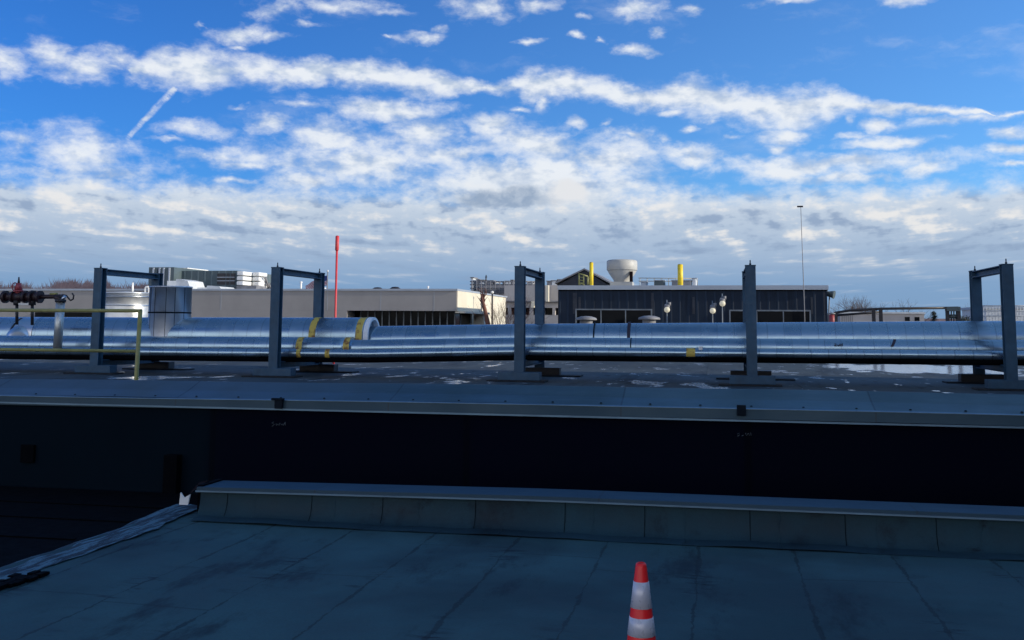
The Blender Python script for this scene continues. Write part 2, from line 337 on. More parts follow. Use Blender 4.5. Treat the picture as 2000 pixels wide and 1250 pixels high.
M['coping'] = coping('zinc_coping', (.068, .118, .132), (.115, .180, .195), .45)
M['lip'] = plain('bright_metal_lip', (.14, .23, .31), .4, .6, .15, 2)
M['cap'] = coping('painted_cap', (.022, .060, .09), (.032, .076, .108), .55, .3)
# dark wall sheets
m, k, b = newmat('dark_wall_sheet'); co = k.node('ShaderNodeTexCoord').outputs['Object']; x, y, z = k.sep(co)
q = k.m('DIVIDE', k.m('ADD', x, 6.75), 3.55); wn = k.node('ShaderNodeTexWhiteNoise', dict(noise_dimensions='1D'), W=k.m('FLOOR', q)).outputs[0]
fr = k.m('FRACT', q); d = k.m('MULTIPLY', k.m('MINIMUM', fr, k.m('SUBTRACT', 1, fr)), 3.55)
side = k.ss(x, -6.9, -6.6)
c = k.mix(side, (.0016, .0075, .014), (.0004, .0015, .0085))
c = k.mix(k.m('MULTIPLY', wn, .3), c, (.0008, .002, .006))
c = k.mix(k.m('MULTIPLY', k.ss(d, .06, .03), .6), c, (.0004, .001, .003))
c = k.mix(k.lin(k.noise(k.v('MULTIPLY', co, (1, 1, .4)), 1.3, 7, .65), .45, .8, 0, .5), c, (.0012, .004, .008))
k.put(b.inputs['Base Color'], c); b.inputs['Roughness'].default_value = .8; b.inputs['Specular IOR Level'].default_value = .06
M['wall'] = m
# corrugated blue cladding
def corr(name, c0, c1, pitch, amp=.5):
    m, k, b = newmat(name); co = k.node('ShaderNodeTexCoord').outputs['Object']; x, y, z = k.sep(co)
    q = k.m('DIVIDE', k.m('ADD', x, y), pitch); fr = k.m('FRACT', q); cell = k.m('FLOOR', q)
    rib = k.ss(k.m('ABSOLUTE', k.m('SUBTRACT', fr, .5)), .34, .42)
    wn = k.node('ShaderNodeTexWhiteNoise', dict(noise_dimensions='1D'), W=cell).outputs[0]
    c = k.mix(k.m('ADD', k.m('MULTIPLY', wn, .4), k.m('MULTIPLY', k.noise(k.v('MULTIPLY', co, (1, 1, .2)), .8, 6, .6), .6)), c0, c1)
    c = k.mix(k.m('MULTIPLY', rib, .35), c, tuple(v*1.7 for v in c1))
    c = k.mix(k.m('MULTIPLY', k.ss(k.noise(k.v('MULTIPLY', co, (1, 1, .12)), .9, 6, .7), .56, .66), .5), c, tuple(v*.45 for v in c0))
    k.put(b.inputs['Base Color'], c); b.inputs['Roughness'].default_value = .6; b.inputs['Specular IOR Level'].default_value = .2
    k.put(b.inputs['Normal'], k.node('ShaderNodeBump', None, Strength=amp, Distance=.06, Height=rib).outputs[0])
    return m
M['bluemetal'] = corr('blue_ribbed_cladding', (.008, .016, .033), (.016, .030, .052), .42, .45)
M['hvacmetal'] = corr('grey_green_ribbed_cladding', (.07, .10, .11), (.12, .155, .165), .5)

# ------------------------------------------------------------------ mesh helpers
class MB:
    def __init__(s): s.v = []; s.f = []; s.sm = []
    def add(s, vs, fs, smooth=False):
        o = len(s.v); s.v += [tuple(v) for v in vs]; s.f += [tuple(i+o for i in f) for f in fs]; s.sm += [smooth]*len(fs); return s
    def box(s, a, b, ch=0):
        x0, x1 = sorted((a[0], b[0])); y0, y1 = sorted((a[1], b[1])); z0, z1 = sorted((a[2], b[2]))
        if not ch:
            vs = [(x, y, z) for z in (z0, z1) for (x, y) in ((x0, y0), (x1, y0), (x1, y1), (x0, y1))]
            return s.add(vs, [(3, 2, 1, 0), (4, 5, 6, 7), (0, 1, 5, 4), (1, 2, 6, 5), (2, 3, 7, 6), (3, 0, 4, 7)])
        bm = bmesh.new(); bmesh.ops.create_cube(bm, size=1)
        for v in bm.verts: v.co = Vector(((x0+x1)/2+v.co.x*(x1-x0), (y0+y1)/2+v.co.y*(y1-y0), (z0+z1)/2+v.co.z*(z1-z0)))
        bmesh.ops.bevel(bm, geom=bm.edges[:], offset=ch, segments=2, affect='EDGES', profile=.5)
        bm.verts.index_update()
        s.add([v.co[:] for v in bm.verts], [[v.index for v in f.verts] for f in bm.faces]); bm.free(); return s
    def tube(s, pts, r, n=12, caps=True, smooth=True):
        pts = [Vector(p) for p in pts]; rs = r if isinstance(r, (list, tuple)) else [r]*len(pts)
        vs = []; fs = []; up = None
        for i, p in enumerate(pts):
            t = (pts[min(i+1, len(pts)-1)]-pts[max(i-1, 0)]).normalized()
            if up is None: up = Vector((0, 0, 1)) if abs(t.z) < .9 else Vector((1, 0, 0))
            a = t.cross(up).normalized(); b2 = a.cross(t).normalized(); up = b2
            for j in range(n):
                w = 2*math.pi*j/n; vs.append(p + (a*math.cos(w)+b2*math.sin(w))*rs[i])
        for i in range(len(pts)-1):
            for j in range(n):
                fs.append((i*n+j, i*n+(j+1) % n, (i+1)*n+(j+1) % n, (i+1)*n+j))
        s.add(vs, fs, smooth)
        if caps:
            o = len(s.v)-len(vs)
            s.f += [tuple(o+j for j in range(n))[::-1], tuple(o+(len(pts)-1)*n+j for j in range(n))]; s.sm += [False, False]
        return s
    def lathe(s, prof, c, n=32, smooth=True):
        vs = []; fs = []
        for r, z in prof:
            for j in range(n):
                w = 2*math.pi*j/n; vs.append((c[0]+r*math.cos(w), c[1]+r*math.sin(w), c[2]+z))
        for i in range(len(prof)-1):
            for j in range(n): fs.append((i*n+j, i*n+(j+1) % n, (i+1)*n+(j+1) % n, (i+1)*n+j))
        return s.add(vs, fs, smooth)
    def sweepx(s, prof, x0, x1, nseg=1, zf=None, smooth=False):
        """profile of (y, z) swept along X"""
        vs = []; fs = []; k_ = len(prof)
        for i in range(nseg+1):
            x = x0+(x1-x0)*i/nseg
            for (y, z) in prof: vs.append((x, y, z+(zf(x) if zf else 0)))
        for i in range(nseg):
            for j in range(k_-1): fs.append((i*k_+j, (i+1)*k_+j, (i+1)*k_+j+1, i*k_+j+1))
        return s.add(vs, fs, smooth)
    def prism(s, poly, y0, y1):
        """poly of (x, z) with thickness in Y"""
        k_ = len(poly); vs = [(x, y0, z) for x, z in poly]+[(x, y1, z) for x, z in poly]
        fs = [tuple(range(k_)), tuple(range(2*k_-1, k_-1, -1))]+[(j, j+k_, (j+1) % k_+k_, (j+1) % k_) for j in range(k_)]
        return s.add(vs, fs)
    def build(s, name, mat, parent=None, fix=True):
        me = bpy.data.meshes.new(name); me.from_pydata(s.v, [], s.f); me.update()
        for p, q in zip(me.polygons, s.sm): p.use_smooth = q
        if fix:
            bm = bmesh.new(); bm.from_mesh(me); bmesh.ops.recalc_face_normals(bm, faces=bm.faces); bm.to_mesh(me); bm.free()
        me.materials.append(M[mat] if isinstance(mat, str) else mat)
        o = bpy.data.objects.new(name, me); COL.objects.link(o)
        if parent:
            o.parent = parent
            bpy_loc = world_loc(parent); o.location = -bpy_loc
        return o
def world_loc(o):
    v = Vector((0, 0, 0))
    while o: v += o.location; o = o.parent
    return v
def tag(o, label, cat, group=None):
    o['label'] = label; o['category'] = cat
    if group: o['group'] = group
    return o
def thing(name, label, cat, loc=(0, 0, 0), group=None):
    o = bpy.data.objects.new(name, None); COL.objects.link(o); o.location = loc; o.empty_display_size = .2
    return tag(o, label, cat, group)
def copy_tree(o, d, label=None, parent=None):
    c = o.copy(); COL.objects.link(c)
    if parent: c.parent = parent
    else: c.location = Vector(o.location)+Vector(d)
    if label: c['label'] = label
    for ch in [q for q in bpy.data.objects if q.parent == o]: copy_tree(ch, d, None, c)
    return c

# ------------------------------------------------------------------ ground
ZG = -9.0
g = MB(); NR = 48
g.add([(0, 0, ZG)]+[(4000*math.cos(2*math.pi*i/NR), 4000*math.sin(2*math.pi*i/NR), ZG) for i in range(NR)], [(0, 1+i, 1+(i+1) % NR) for i in range(NR)])
o = g.build('ground', 'ground'); o['kind'] = 'structure'

# ------------------------------------------------------------------ near roof (the one the cone stands on)
ZL = -2.12; YB = 10.5; XE = -5.95
near = thing('low_roof_building', 'near dark blue-grey flat roof with membrane seams and low capped parapet', 'building', (0, 8, ZL))
roof = MB(); nx, ny = 120, 90
X0, X1, Y0 = XE, 22, -4
def rollz(x, y): return .012*math.sin(x*1.7+.5*y)+.008*math.sin(y*1.3+x*.4)
vs = []; fs = []
def left_edge(y):                       # the edge bends outward a little towards the corner
    return XE+.015*math.sin(y*2.1)+.012*math.sin(y*5.3)+(-.10)*max(0, (y-9.6))
for j in range(ny+1):
    y = Y0+(YB-Y0)*j/ny
    for i in range(nx+1):
        xl = left_edge(y); x = xl+(X1-xl)*(i/nx)**1.6
        near_e = math.exp(-((x-xl)/.16)**2)
        vs.append((x, y, ZL+rollz(x, y)*min(1, (YB-y)/.6)*.9+.035*near_e))
for j in range(ny):
    for i in range(nx): a = j*(nx+1)+i; fs.append((a, a+1, a+nx+2, a+nx+1))
roof.add(vs, fs, True); roof.build('roof_membrane', 'roof_low', near, fix=False)
# body under the roof
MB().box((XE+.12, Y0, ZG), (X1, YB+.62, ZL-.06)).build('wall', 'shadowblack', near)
# cant and upstand
XP = px(395, 959, Y=YB+.12).x
prof = [(YB-.03, ZL+.006), (YB+.0, ZL+.008), (YB+.05, ZL+.03), (YB+.09, ZL+.075), (YB+.115, ZL+.14), (YB+.125, ZL+.22), (YB+.13, ZL+.315)]
m_ = MB(); m_.sweepx(prof, XP-.02, X1, 220, lambda x: .006*math.sin(x*3.1)+.004*math.sin(x*9), smooth=True)
m_.build('parapet_flashing', 'curb', near, fix=False)
# strip lap at the foot of the cant
MB().sweepx([(YB-.16, ZL+.012), (YB-.05, ZL+.026), (YB+.02, ZL+.030)], XP+.02, X1, 160, lambda x: .006*math.sin(x*2.3)+.004*math.sin(x*7.7), True).build('lap_strip', M['cap'] if False else 'curb', near, fix=False)
m_ = MB(); rx0 = XP
for i in range(9):                       # lap joints of the upstand sheets
    x = XP+.30+i*.92 + (.07*math.sin(i*2.2))
    MB().sweepx([(y-.006, z+.001) for y, z in prof[1:]], x, x+.006, 1).build('lap_joint', 'shadowblack', near, fix=False)
zc = ZL+.37
capp = [(YB+.115, zc-.035), (YB+.085, zc-.03), (YB+.085, zc+.004), (YB+.25, zc+.004), (YB+.42, zc+.003), (YB+.60, zc+.002), (YB+.60, zc-.12)]
MB().sweepx(capp, XP-.05, X1, 60, lambda x: min(0, (x+1.8)*.013)).build('parapet_cap', 'cap', near, fix=False)
MB().sweepx([(YB+.083, zc-.045), (YB+.058, zc-.045), (YB+.058, zc-.028), (YB+.083, zc-.028)], XP-.05, X1, 60, lambda x: min(0, (x+1.8)*.013)).build('cap_lip', 'lip', near, fix=False)
e_ = MB(); e_.add([(XP-.06, y, z-.047) for y, z in capp]+[(XP-.051, y, z-.047) for y, z in capp], [tuple(range(7)), tuple(range(13, 6, -1))]+[(j, (j+1) % 7, (j+1) % 7+7, j+7) for j in range(7)])
e_.build('cap_end', 'rust', near)
MB().box((XP-.06, YB+.13, ZL-.1), (XP-.0, YB+.6, zc-.03)).build('parapet_end', 'shadowblack', near)
f_ = MB(); f_.add([(XP-.17, YB+.10, zc-.15), (XP-.06, YB+.08, zc-.07), (XP-.05, YB+.35, zc-.01), (XP-.14, YB+.3, zc-.03), (XP-.17, YB+.12, zc-.15), (XP-.06, YB+.10, zc-.07), (XP-.05, YB+.37, zc-.01), (XP-.14, YB+.32, zc-.03)], [(0, 1, 2, 3), (7, 6, 5, 4), (0, 4, 5, 1), (1, 5, 6, 2), (2, 6, 7, 3), (3, 7, 4, 0)]); f_.build('bent_flap', 'rust', near)
MB().box((XE-.08, YB-.0, ZL-.2), (XP-.02, YB+.62, ZL+.003)).build('roof_corner', 'roof_low', near)
w_ = MB(); q = px(352, 975, Y=YB+.0); w_.prism([(q.x, q.z-.055), (q.x+.10, q.z-.055), (q.x+.125, q.z+.06), (q.x+.055, q.z+.02), (q.x+.01, q.z+.075)], YB-.02, YB+.0); w_.build('corner_clip', 'white', near)
# worn light coating along the left edge
m, k, b = newmat('worn_edge_coating'); co = k.node('ShaderNodeTexCoord').outputs['Object']
f_ = k.noise(k.v('MULTIPLY', co, (9, .9, 3)), 2.6, 9, .74)
c = k.mix(k.ss(f_, .47, .52), (.10, .20, .25), (.007, .013, .022)); c = k.mix(k.lin(k.noise(co, 9, 6), .4, .8, 0, .25), c, (.04, .08, .11))
k.put(b.inputs['Base Color'], c); b.inputs['Roughness'].default_value = .6
k.put(b.inputs['Normal'], k.node('ShaderNodeBump', None, Strength=.8, Distance=.02, Height=f_).outputs[0]); M['edge'] = m
e_ = MB(); vs = []; fs = []; N = 120
for i in range(N+1):
    y = Y0+(YB+.62-Y0)*i/N; xl = left_edge(y); jag = .03*math.sin(i*1.9)+.02*math.sin(i*4.7)
    for dx, dz in ((-.20, -.30), (-.19, -.06), (-.13, .0), (-.04, .035), (.12, .040), (.30+jag*.4, .022)): vs.append((xl+dx, y, ZL+dz+.003+.004*math.sin(i*1.3)))
for i in range(N):
    for j in range(5): fs.append((i*6+j, (i+1)*6+j, (i+1)*6+j+1, i*6+j+1))
e_.add(vs, fs, True); e_.build('roof_edge', 'edge', near, fix=False)
e_ = MB()
for (x, y, s_) in ((25, 1135, 1.0), (60, 1128, .7), (8, 1142, .8)):
    q = px(x, y, Z=ZL+.03)
    for _ in range(10):
        a = random.uniform(0, 6.28); r = random.uniform(.02, .12)*s_
        e_.box((q.x+r*math.cos(a)-.03, q.y+3*r*math.sin(a)-.05, ZL+.02), (q.x+r*math.cos(a)+.03, q.y+3*r*math.sin(a)+.05, ZL+.045+random.uniform(0, .006)), .004)
e_.build('torn_membrane', 'shadowblack', near)

# sunken dark roof between the near roof and the wall
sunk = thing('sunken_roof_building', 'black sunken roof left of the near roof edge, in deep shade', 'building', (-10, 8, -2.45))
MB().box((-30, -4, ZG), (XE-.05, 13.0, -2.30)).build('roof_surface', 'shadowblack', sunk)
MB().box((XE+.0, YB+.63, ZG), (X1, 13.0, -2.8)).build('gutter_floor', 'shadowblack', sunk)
m_ = MB()
for i, (x0, y0, l) in enumerate(((-9.5, 11.9, 3.2), (-9.0, 11.0, 2.5), (-8.7, 10.0, 2.0))):
    m_.box((x0, y0, -2.296), (x0+l, y0+.05, -2.285))
m_.build('roof_seam', 'shadowblack', sunk)

# ------------------------------------------------------------------ upper roof building with the dark wall and wide coping
YW = 13.1; ZU = -1.25
def zt(x): return .0 if x > -2 else (x+2)*.006
up = thing('upper_roof_building', 'long dark-walled building with wide metal coping and puddled flat roof', 'building', (0, YW, ZU))
UX0, UX1 = -42, 34
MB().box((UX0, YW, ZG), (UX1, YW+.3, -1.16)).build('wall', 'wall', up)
MB().box((UX0, YW+.9, ZG), (UX1, 50, ZU), 0).build('roof_membrane', 'roof_up', up)
zl = -1.14; zb = -.81
fasc = [(YW-.03, zl-.0), (YW-.045, zl+.005), (YW-.04, zl+.125)]
MB().sweepx(fasc, UX0, UX1, 90, lambda x: zt(x)+.003*math.sin(x)).build('fascia', 'cap', up, fix=False)
MB().sweepx([(YW-.04, zl+.127), (YW-.052, zl+.125), (YW-.052, zl+.133), (YW-.01, zl+.14)], UX0, UX1, 90, lambda x: zt(x)+.003*math.sin(x)).build('drip_edge', 'lip', up, fix=False)
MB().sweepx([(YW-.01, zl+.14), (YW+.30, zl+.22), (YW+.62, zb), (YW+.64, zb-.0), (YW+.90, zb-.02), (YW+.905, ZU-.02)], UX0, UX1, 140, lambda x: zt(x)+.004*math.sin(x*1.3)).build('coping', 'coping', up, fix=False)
MB().box((UX0, YW-.062, zl-.022), (UX1, YW-.03, zl-.0)).build('fascia_lip', 'lip', up)
MB().box((UX0, YW+.02, -1.3), (UX1, YW+.88, -1.1)).build('coping_core', 'shadowblack', up)
x = -12.0
while x < 9:
    MB().lathe([(0, .012), (.014, .008), (.017, 0)], (x, YW+.05, zl+.155+zt(x)), 8).build('screw', 'bracket', up); x += .62
for (xx, yy) in ((545, 790), (1448, 803)):
    q = px(xx, yy, Y=YW-.07)
    b_ = MB().box((q.x-.055, YW-.10, q.z-.055), (q.x+.055, YW-.064, q.z+.075), .006)
    if xx < 1000: b_.box((q.x-.10, YW-.11, q.z+.055), (q.x+.07, YW-.05, q.z+.085), .005)
    b_.build('bracket', 'bracket', up)
def scribble(pts_px, Yp, name, mat, r=.0035, par=None):
    m_ = MB()
    for pts in pts_px: m_.tube([px(x, y, Y=Yp) for x, y in pts], r, 6)
    return m_.build(name, mat, par)
scribble([[(535, 824), (531, 826), (536, 829), (531, 833)], [(539, 827), (540, 831), (543, 828), (545, 831), (547, 826)], [(549, 830), (551, 828), (553, 831), (556, 826)], [(557, 824), (557, 831)]], YW-.004, 'chalk_mark', 'chalk', .0035, up)
scribble([[(1440, 848), (1444, 846), (1444, 850), (1440, 852)], [(1448, 852), (1452, 850)], [(1456, 846), (1458, 851), (1462, 846), (1464, 851)], [(1466, 845), (1467, 851)]], YW-.004, 'chalk_mark', 'chalk', .003, up)
q0 = px(42, 868, Y=YW-.03); q1 = px(66, 904, Y=YW-.03)
MB().box((q0.x, YW-.05, q1.z), (q1.x, YW, q0.z), .01).build('outlet_box', 'shadowblack', up)
q0 = px(322, 888, Y=YW-.1); q1 = px(346, 960, Y=YW-.1)
MB().box((q0.x, YW-.14, q1.z-.2), (q1.x, YW, q0.z), .012).build('downspout_head', 'shadowblack', up)

# ------------------------------------------------------------------ traffic cone
CY = 6.32; ct = px(1252, 1100, Y=CY)
CX = ct.x; HT = .71; Z0 = ZL+.004
cone = thing('traffic_cone', 'orange traffic cone with two silver reflective collars on the near roof', 'traffic cone', (CX, CY, Z0))
bx = MB(); bx.box((CX-.18, CY-.18, Z0-.012), (CX+.18, CY+.18, Z0+.03), .012); bx.build('base', 'black', cone)
def cr(z): return .118-(z/HT)*(.118-.031)
MB().lathe([(.135, .028), (cr(.03)+.006, .04), (cr(.2), .2), (cr(.690), .690), (cr(.70)-.003, HT-.004), (cr(.71)-.009, HT), (cr(.71)-.012, HT-.01), (.02, .5)], (CX, CY, Z0), 48).build('body', 'orange', cone)
def collar(za, zb_):
    MB().lathe([(cr(za)+.0005, za), (cr(za)+.0026, za+.001), (cr(zb_)+.0026, zb_-.001), (cr(zb_)+.0005, zb_)], (CX, CY, Z0), 48).build('reflective_collar', 'collar', cone)
collar(HT-.106-.150, HT-.106); collar(HT-.106-.150-.052-.104, HT-.106-.150-.052)

# ------------------------------------------------------------------ pipes
def P3(x, y, Yp): return px(x, y, Y=Yp)
def pipe_part(name, mat, par, segs, n_=40):
    """segs: (x, y, zcentre, radius)"""
    m_ = MB(); pts = []; rs = []
    for i in range(len(segs)-1):
        a, b2 = segs[i], segs[i+1]; L_ = max(1, int(abs(b2[0]-a[0])/.37))
        for t in range(L_):
            u = t/L_; pts.append(tuple(a[q]+(b2[q]-a[q])*u for q in range(3))); rs.append(a[3]+(b2[3]-a[3])*u)
    pts.append(segs[-1][:3]); rs.append(segs[-1][3])
    m_.tube(pts, rs, n_, True); return m_.build(name, mat, par, fix=False)
XA = [px(x, 690, Y=23.5).x for x in (-260, 738, 1022, 1975, 2300)]
def zbot(x):
    ks = [(XA[0], -.87), (XA[1], -.80), (XA[2], -.70), (XA[3], -.665), (XA[4], -.66)]
    if x <= ks[0][0]: return ks[0][1]
    for (a, za), (b2, zb2) in zip(ks, ks[1:]):
        if x <= b2: return za+(zb2-za)*(x-a)/(b2-a)
    return ks[-1][1]
YBk, YMd, YFr = 24.30, 23.42, 22.95
big = thing('insulated_pipe', 'largest silver-blue jacketed pipe, rearmost of the three, with a wider jacket at left', 'pipe', (0, YBk, -.4), 'jacketed pipes running across the upper roof')
xj = px(722, 640, Y=YBk).x; R1, R2, R3 = .475, .365, .41
pipe_part('wide_jacket', 'jacket_big', big, [(XA[0]-3, YBk, zbot(XA[0])+R1, R1), (xj, YBk, zbot(xj)+R1, R1)])
pipe_part('jacket', 'jacket_big', big, [(xj-.3, YBk, zbot(xj)+R2, R2), (XA[2], YBk, zbot(XA[2])+R2-.01, R2), (XA[3], YBk, zbot(XA[3])+R3, R3), (XA[4], YBk, zbot(XA[4])+R3, R3), (XA[4]+8, YBk, zbot(XA[4])+R3, R3)])
m_ = MB(); m_.tube([(xj, YBk, zbot(xj)+R1), (xj+.10, YBk, zbot(xj)+R1)], R1+.012, 48, False); m_.tube([(xj+.10, YBk, zbot(xj)+R1), (xj, YBk, zbot(xj)+R1)], R1-.06, 48, False)
ring = MB(); vs = []; fs = []; nn = 48
for rr, xx in ((R1+.012, xj), (R1+.012, xj+.12), (R1-.055, xj+.12), (R1-.055, xj)):
    for j in range(nn): w = 2*math.pi*j/nn; vs.append((xx, YBk+rr*math.cos(w), zbot(xj)+R1+rr*math.sin(w)))
for i in range(4):
    for j in range(nn): fs.append((i*nn+j, i*nn+(j+1) % nn, ((i+1) % 4)*nn+(j+1) % nn, ((i+1) % 4)*nn+j))
ring.add(vs, fs, False); ring.build('jacket_end_ring', 'white_rim', big)
mid = thing('insulated_pipe', 'middle-sized jacketed pipe lying between the large rear pipe and small front pipe', 'pipe', (0, YMd, -.6), 'jacketed pipes running across the upper roof')
xm = px(688, 670, Y=YMd).x; r1, r2 = .235, .205
pipe_part('wide_jacket', 'jacket_mid', mid, [(XA[0]-3, YMd, zbot(XA[0])+r1, r1), (xm, YMd, zbot(xm)+r1, r1)])
pipe_part('jacket', 'jacket_mid', mid, [(xm-.2, YMd, zbot(xm)+r2, r2), (XA[2], YMd, zbot(XA[2])+r2, r2), (XA[3], YMd, zbot(XA[3])+r2+.01, r2), (XA[4]+8, YMd, zbot(XA[4])+r2, r2)])
fro = thing('insulated_pipe', 'smallest jacketed pipe, frontmost and lowest of the three', 'pipe', (0, YFr, -.7), 'jacketed pipes running across the upper roof')
r0 = .098
pipe_part('jacket', 'jacket_small', fro, [(XA[0]-3, YFr, zbot(XA[0])+r0, r0), (XA[1], YFr, zbot(XA[1])+r0, r0), (XA[2], YFr, zbot(XA[2])+r0, r0), (XA[3], YFr, zbot(XA[3])+r0, r0), (XA[4]+8, YFr, zbot(XA[4])+r0, r0)], 28)
# black tube put in as the shaded underside of the pipes
shade_tube = MB(); shade_tube.tube([(XA[0]-3, 22.95, zbot(XA[0])-.06), (XA[1], 22.95, zbot(XA[1])-.045), (XA[2], 22.95, zbot(XA[2])-.045), (XA[3], 22.95, zbot(XA[3])-.045), (XA[4]+8, 22.95, zbot(XA[4])-.05)], .06, 12)
tag(shade_tube.build('underside_shade', 'shadowblack'), 'thin black strip standing for shade under the smallest jacketed pipe', 'pipe')
def band_on(par, name, mat, xpix, ypix, Yc, rad, zc_, w, a0=-20, a1=200, tilt=0.0, n_=20):
    """a strip wrapped round a pipe between two angles (degrees, 90 = top, 180 = towards the camera)"""
    x = px(xpix, ypix, Y=Yc-rad*.8).x; vs = []; fs = []
    for i in range(n_+1):
        w_ = math.radians(a0+(a1-a0)*i/n_); dx = tilt*math.sin(w_)
        for dd_ in (-w/2, w/2): vs.append((x+dd_+dx, Yc+(rad+.006)*math.cos(w_), zc_+(rad+.006)*math.sin(w_)))
    for i in range(n_): fs.append((2*i, 2*i+1, 2*i+3, 2*i+2))
    m_ = MB(); m_.add(vs, fs, True); return m_.build(name, mat, par, fix=False)
for xp in (612, 703): band_on(big, 'yellow_tape', 'tape', xp, 640, YBk, R1, zbot(px(xp, 640, Y=YBk).x)+R1, .17, 60, 205)
for xp in (585, 677): band_on(mid, 'yellow_tape', 'tape', xp, 668, YMd, r1, zbot(px(xp, 668, Y=YMd).x)+r1, .15, 60, 205)
for xp in (583, 639): band_on(fro, 'yellow_tape', 'tape', xp, 688, YFr, r0, zbot(px(xp, 688, Y=YFr).x)+r0, .11, 60, 260)
band_on(fro, 'yellow_tape', 'tape', 1349, 680, YFr, r0, zbot(px(1349, 680, Y=YFr).x)+r0, .19, 40, 230)
zq = zbot(px(1228, 640, Y=YBk).x); band_on(big, 'black_strap', 'marker', 1228, 645, YBk, .385, zq+.385, .07, 85, 200)
band_on(big, 'seam_strap', 'bracket', 1160, 645, YBk, .382, zbot(px(1160, 640, Y=YBk).x)+.38, .03, 85, 200)
band_on(mid, 'seam_strap', 'bracket', 1232, 670, YMd, r2, zbot(px(1232, 670, Y=YMd).x)+r2, .025, 85, 200)
band_on(mid, 'red_black_mark', 'marker', 1738, 661, YMd, r2+.004, zbot(px(1738, 661, Y=YMd).x)+r2, .06, 100, 165, .12)
scribble([[(1630, 671), (1634, 672), (1630, 675), (1634, 676)], [(1636, 673), (1637, 676), (1640, 673)], [(1641, 671), (1641, 676)], [(1643, 673), (1646, 673)], [(1645, 670), (1645, 676)]], YMd-.215, 'ink_mark', 'marker', .010, mid)
fl = MB(); q = px(1369, 680, Y=YFr-.12); fl.box((q.x-.05, q.y-.02, q.z-.04), (q.x+.04, q.y+.01, q.z+.04), .01); fl.build('valve_tag', 'white', fro)

# branch duct riser standing in the large pipe
q0 = px(297, 561, Y=YBk); q1 = px(371, 561, Y=YBk); hx = (q0.x+q1.x)/2; hr = (q1.x-q0.x)/2*.985
zb_ = zbot(hx)+R1
HC = (hx, YBk, 0)
ris = MB().lathe([(hr, zb_), (hr, q0.z-.02), (hr+.015, q0.z-.02), (hr+.015, q0.z+.02), (hr-.03, q0.z+.02)], HC, 48)
rb = ris.build('riser', 'duct2', big)
MB().lathe([(hr+.003, 0), (hr+.012, .005), (hr+.012, .03), (hr+.003, .035)], (hx, YBk, px(297, 612, Y=YBk).z), 48).build('riser_band', 'bracket', rb)
MB().lathe([(0, 0), (hr-.02, 0)], (hx, YBk, q0.z), 48, False).build('riser_top', 'duct', rb)
for a in (-125, -105, -72, -48, -20):
    a = math.radians(a); x, y = hx+(hr+.001)*math.cos(a), YBk+(hr+.001)*math.sin(a)
    MB().tube([(x, y, zb_), (x, y, q0.z)], .006, 6).build('riser_seam', 'bracket', rb)
# polished elbow and its black ring at far left
q = px(42, 655, Y=YBk-.4)
el = MB(); rr = .30
zc2 = zbot(q.x)+R1-.10
pts = [(q.x-.06, YBk-.25, zc2+.02), (q.x+.0, YBk-.50, zc2), (q.x+.10, YBk-.66, zc2-.02)]
el.tube([(q.x-.10+.05*i, YBk-.05*1.0, zc2+.04) for i in range(0)] or pts, [rr+.08, rr+.03, rr-.08], 28); eb = el.build('elbow', 'galv', big)
band_on(big, 'polished_sleeve', 'galv', 47, 650, YBk, R1+.006, zbot(q.x)+R1, .56, 60, 215)
band_on(big, 'black_ring', 'black', 22, 650, YBk, R1+.01, zbot(q.x)+R1, .06, 110, 205, .14)
# insulated vertical pipe at left with branch
v0 = px(112, 684, Y=22.7)
vp = thing('vertical_pipe', 'silver vertical pipe rising in front of the large pipe at far left', 'pipe', (v0.x, 22.7, v0.z))
vt = px(119, 588, Y=22.7); MB().tube([(v0.x, 22.7, v0.z), ((v0.x*.4+vt.x*.6), 22.7, vt.z)], .105, 20).build('jacket', 'vsilver', vp)
MB().lathe([(.10, 0), (.16, 0), (.16, .03), (.10, .03)], (v0.x, 22.7, v0.z-.02), 20).build('flange', 'iron', vp)
tv = Vector(((v0.x*.4+vt.x*.6), 22.7, vt.z)); MB().tube([tv-Vector((0, 0, .03)), tv+Vector((.0, 0, .04))], .13, 20).build('collar', 'iron', vp)
MB().tube([tv+Vector((.03, 0, .02)), tv+Vector((.12, 0, .12))], .04, 10).build('drain_elbow', 'galv', vp)
# red valve assembly
val = thing('valve_assembly', 'dark red backflow valve assembly with handwheel stem above the pipes at far left', 'valve', tuple(px(35, 600, Y=22.9)))
def vb(x, y): return px(x, y, Y=22.9)
MB().tube([vb(-60, 580), vb(8, 580)], .055, 16).build('red_pipe', 'valve', val); MB().tube([vb(60, 580), vb(118, 579)], .055, 16).build('red_pipe', 'valve', val)
b_ = MB()
for (x0, x1, r) in ((8, 13, .13), (13, 24, .085), (24, 28, .12), (28, 48, .10), (48, 52, .13), (52, 62, .09), (62, 66, .14), (66, 76, .10), (76, 80, .13)):
    b_.tube([vb(x0, 580), vb(x1, 580)], r*1.2, 18)
b_.build('valve_body', 'valve', val)
b_ = MB(); b_.tube([vb(36, 578), vb(36, 560)], .075, 14).tube([vb(36, 566), vb(36, 553)], [.10, .055], 14).tube([vb(36, 570), vb(36, 567)], .12, 14); b_.build('bonnet', 'valvered', val)
MB().tube([vb(36.5, 556), vb(37, 541)], [.035, .015], 8).build('stem', 'valve', val)
hw = MB(); c0 = vb(29, 560); hw.tube([c0+Vector((0, .10*math.cos(a), .10*math.sin(a))) for a in [i*math.pi/8 for i in range(17)]], .014, 8); hw.tube([c0, vb(36, 560)], .02, 8); hw.build('handwheel', 'valvered', val)
for (x, y1) in ((33, 604), (63, 605)): MB().tube([vb(x, 590), vb(x, y1+30)], .038, 12).tube([vb(x, 585), vb(x, 596)], .085, 14).build('leg_pipe', 'iron', val)
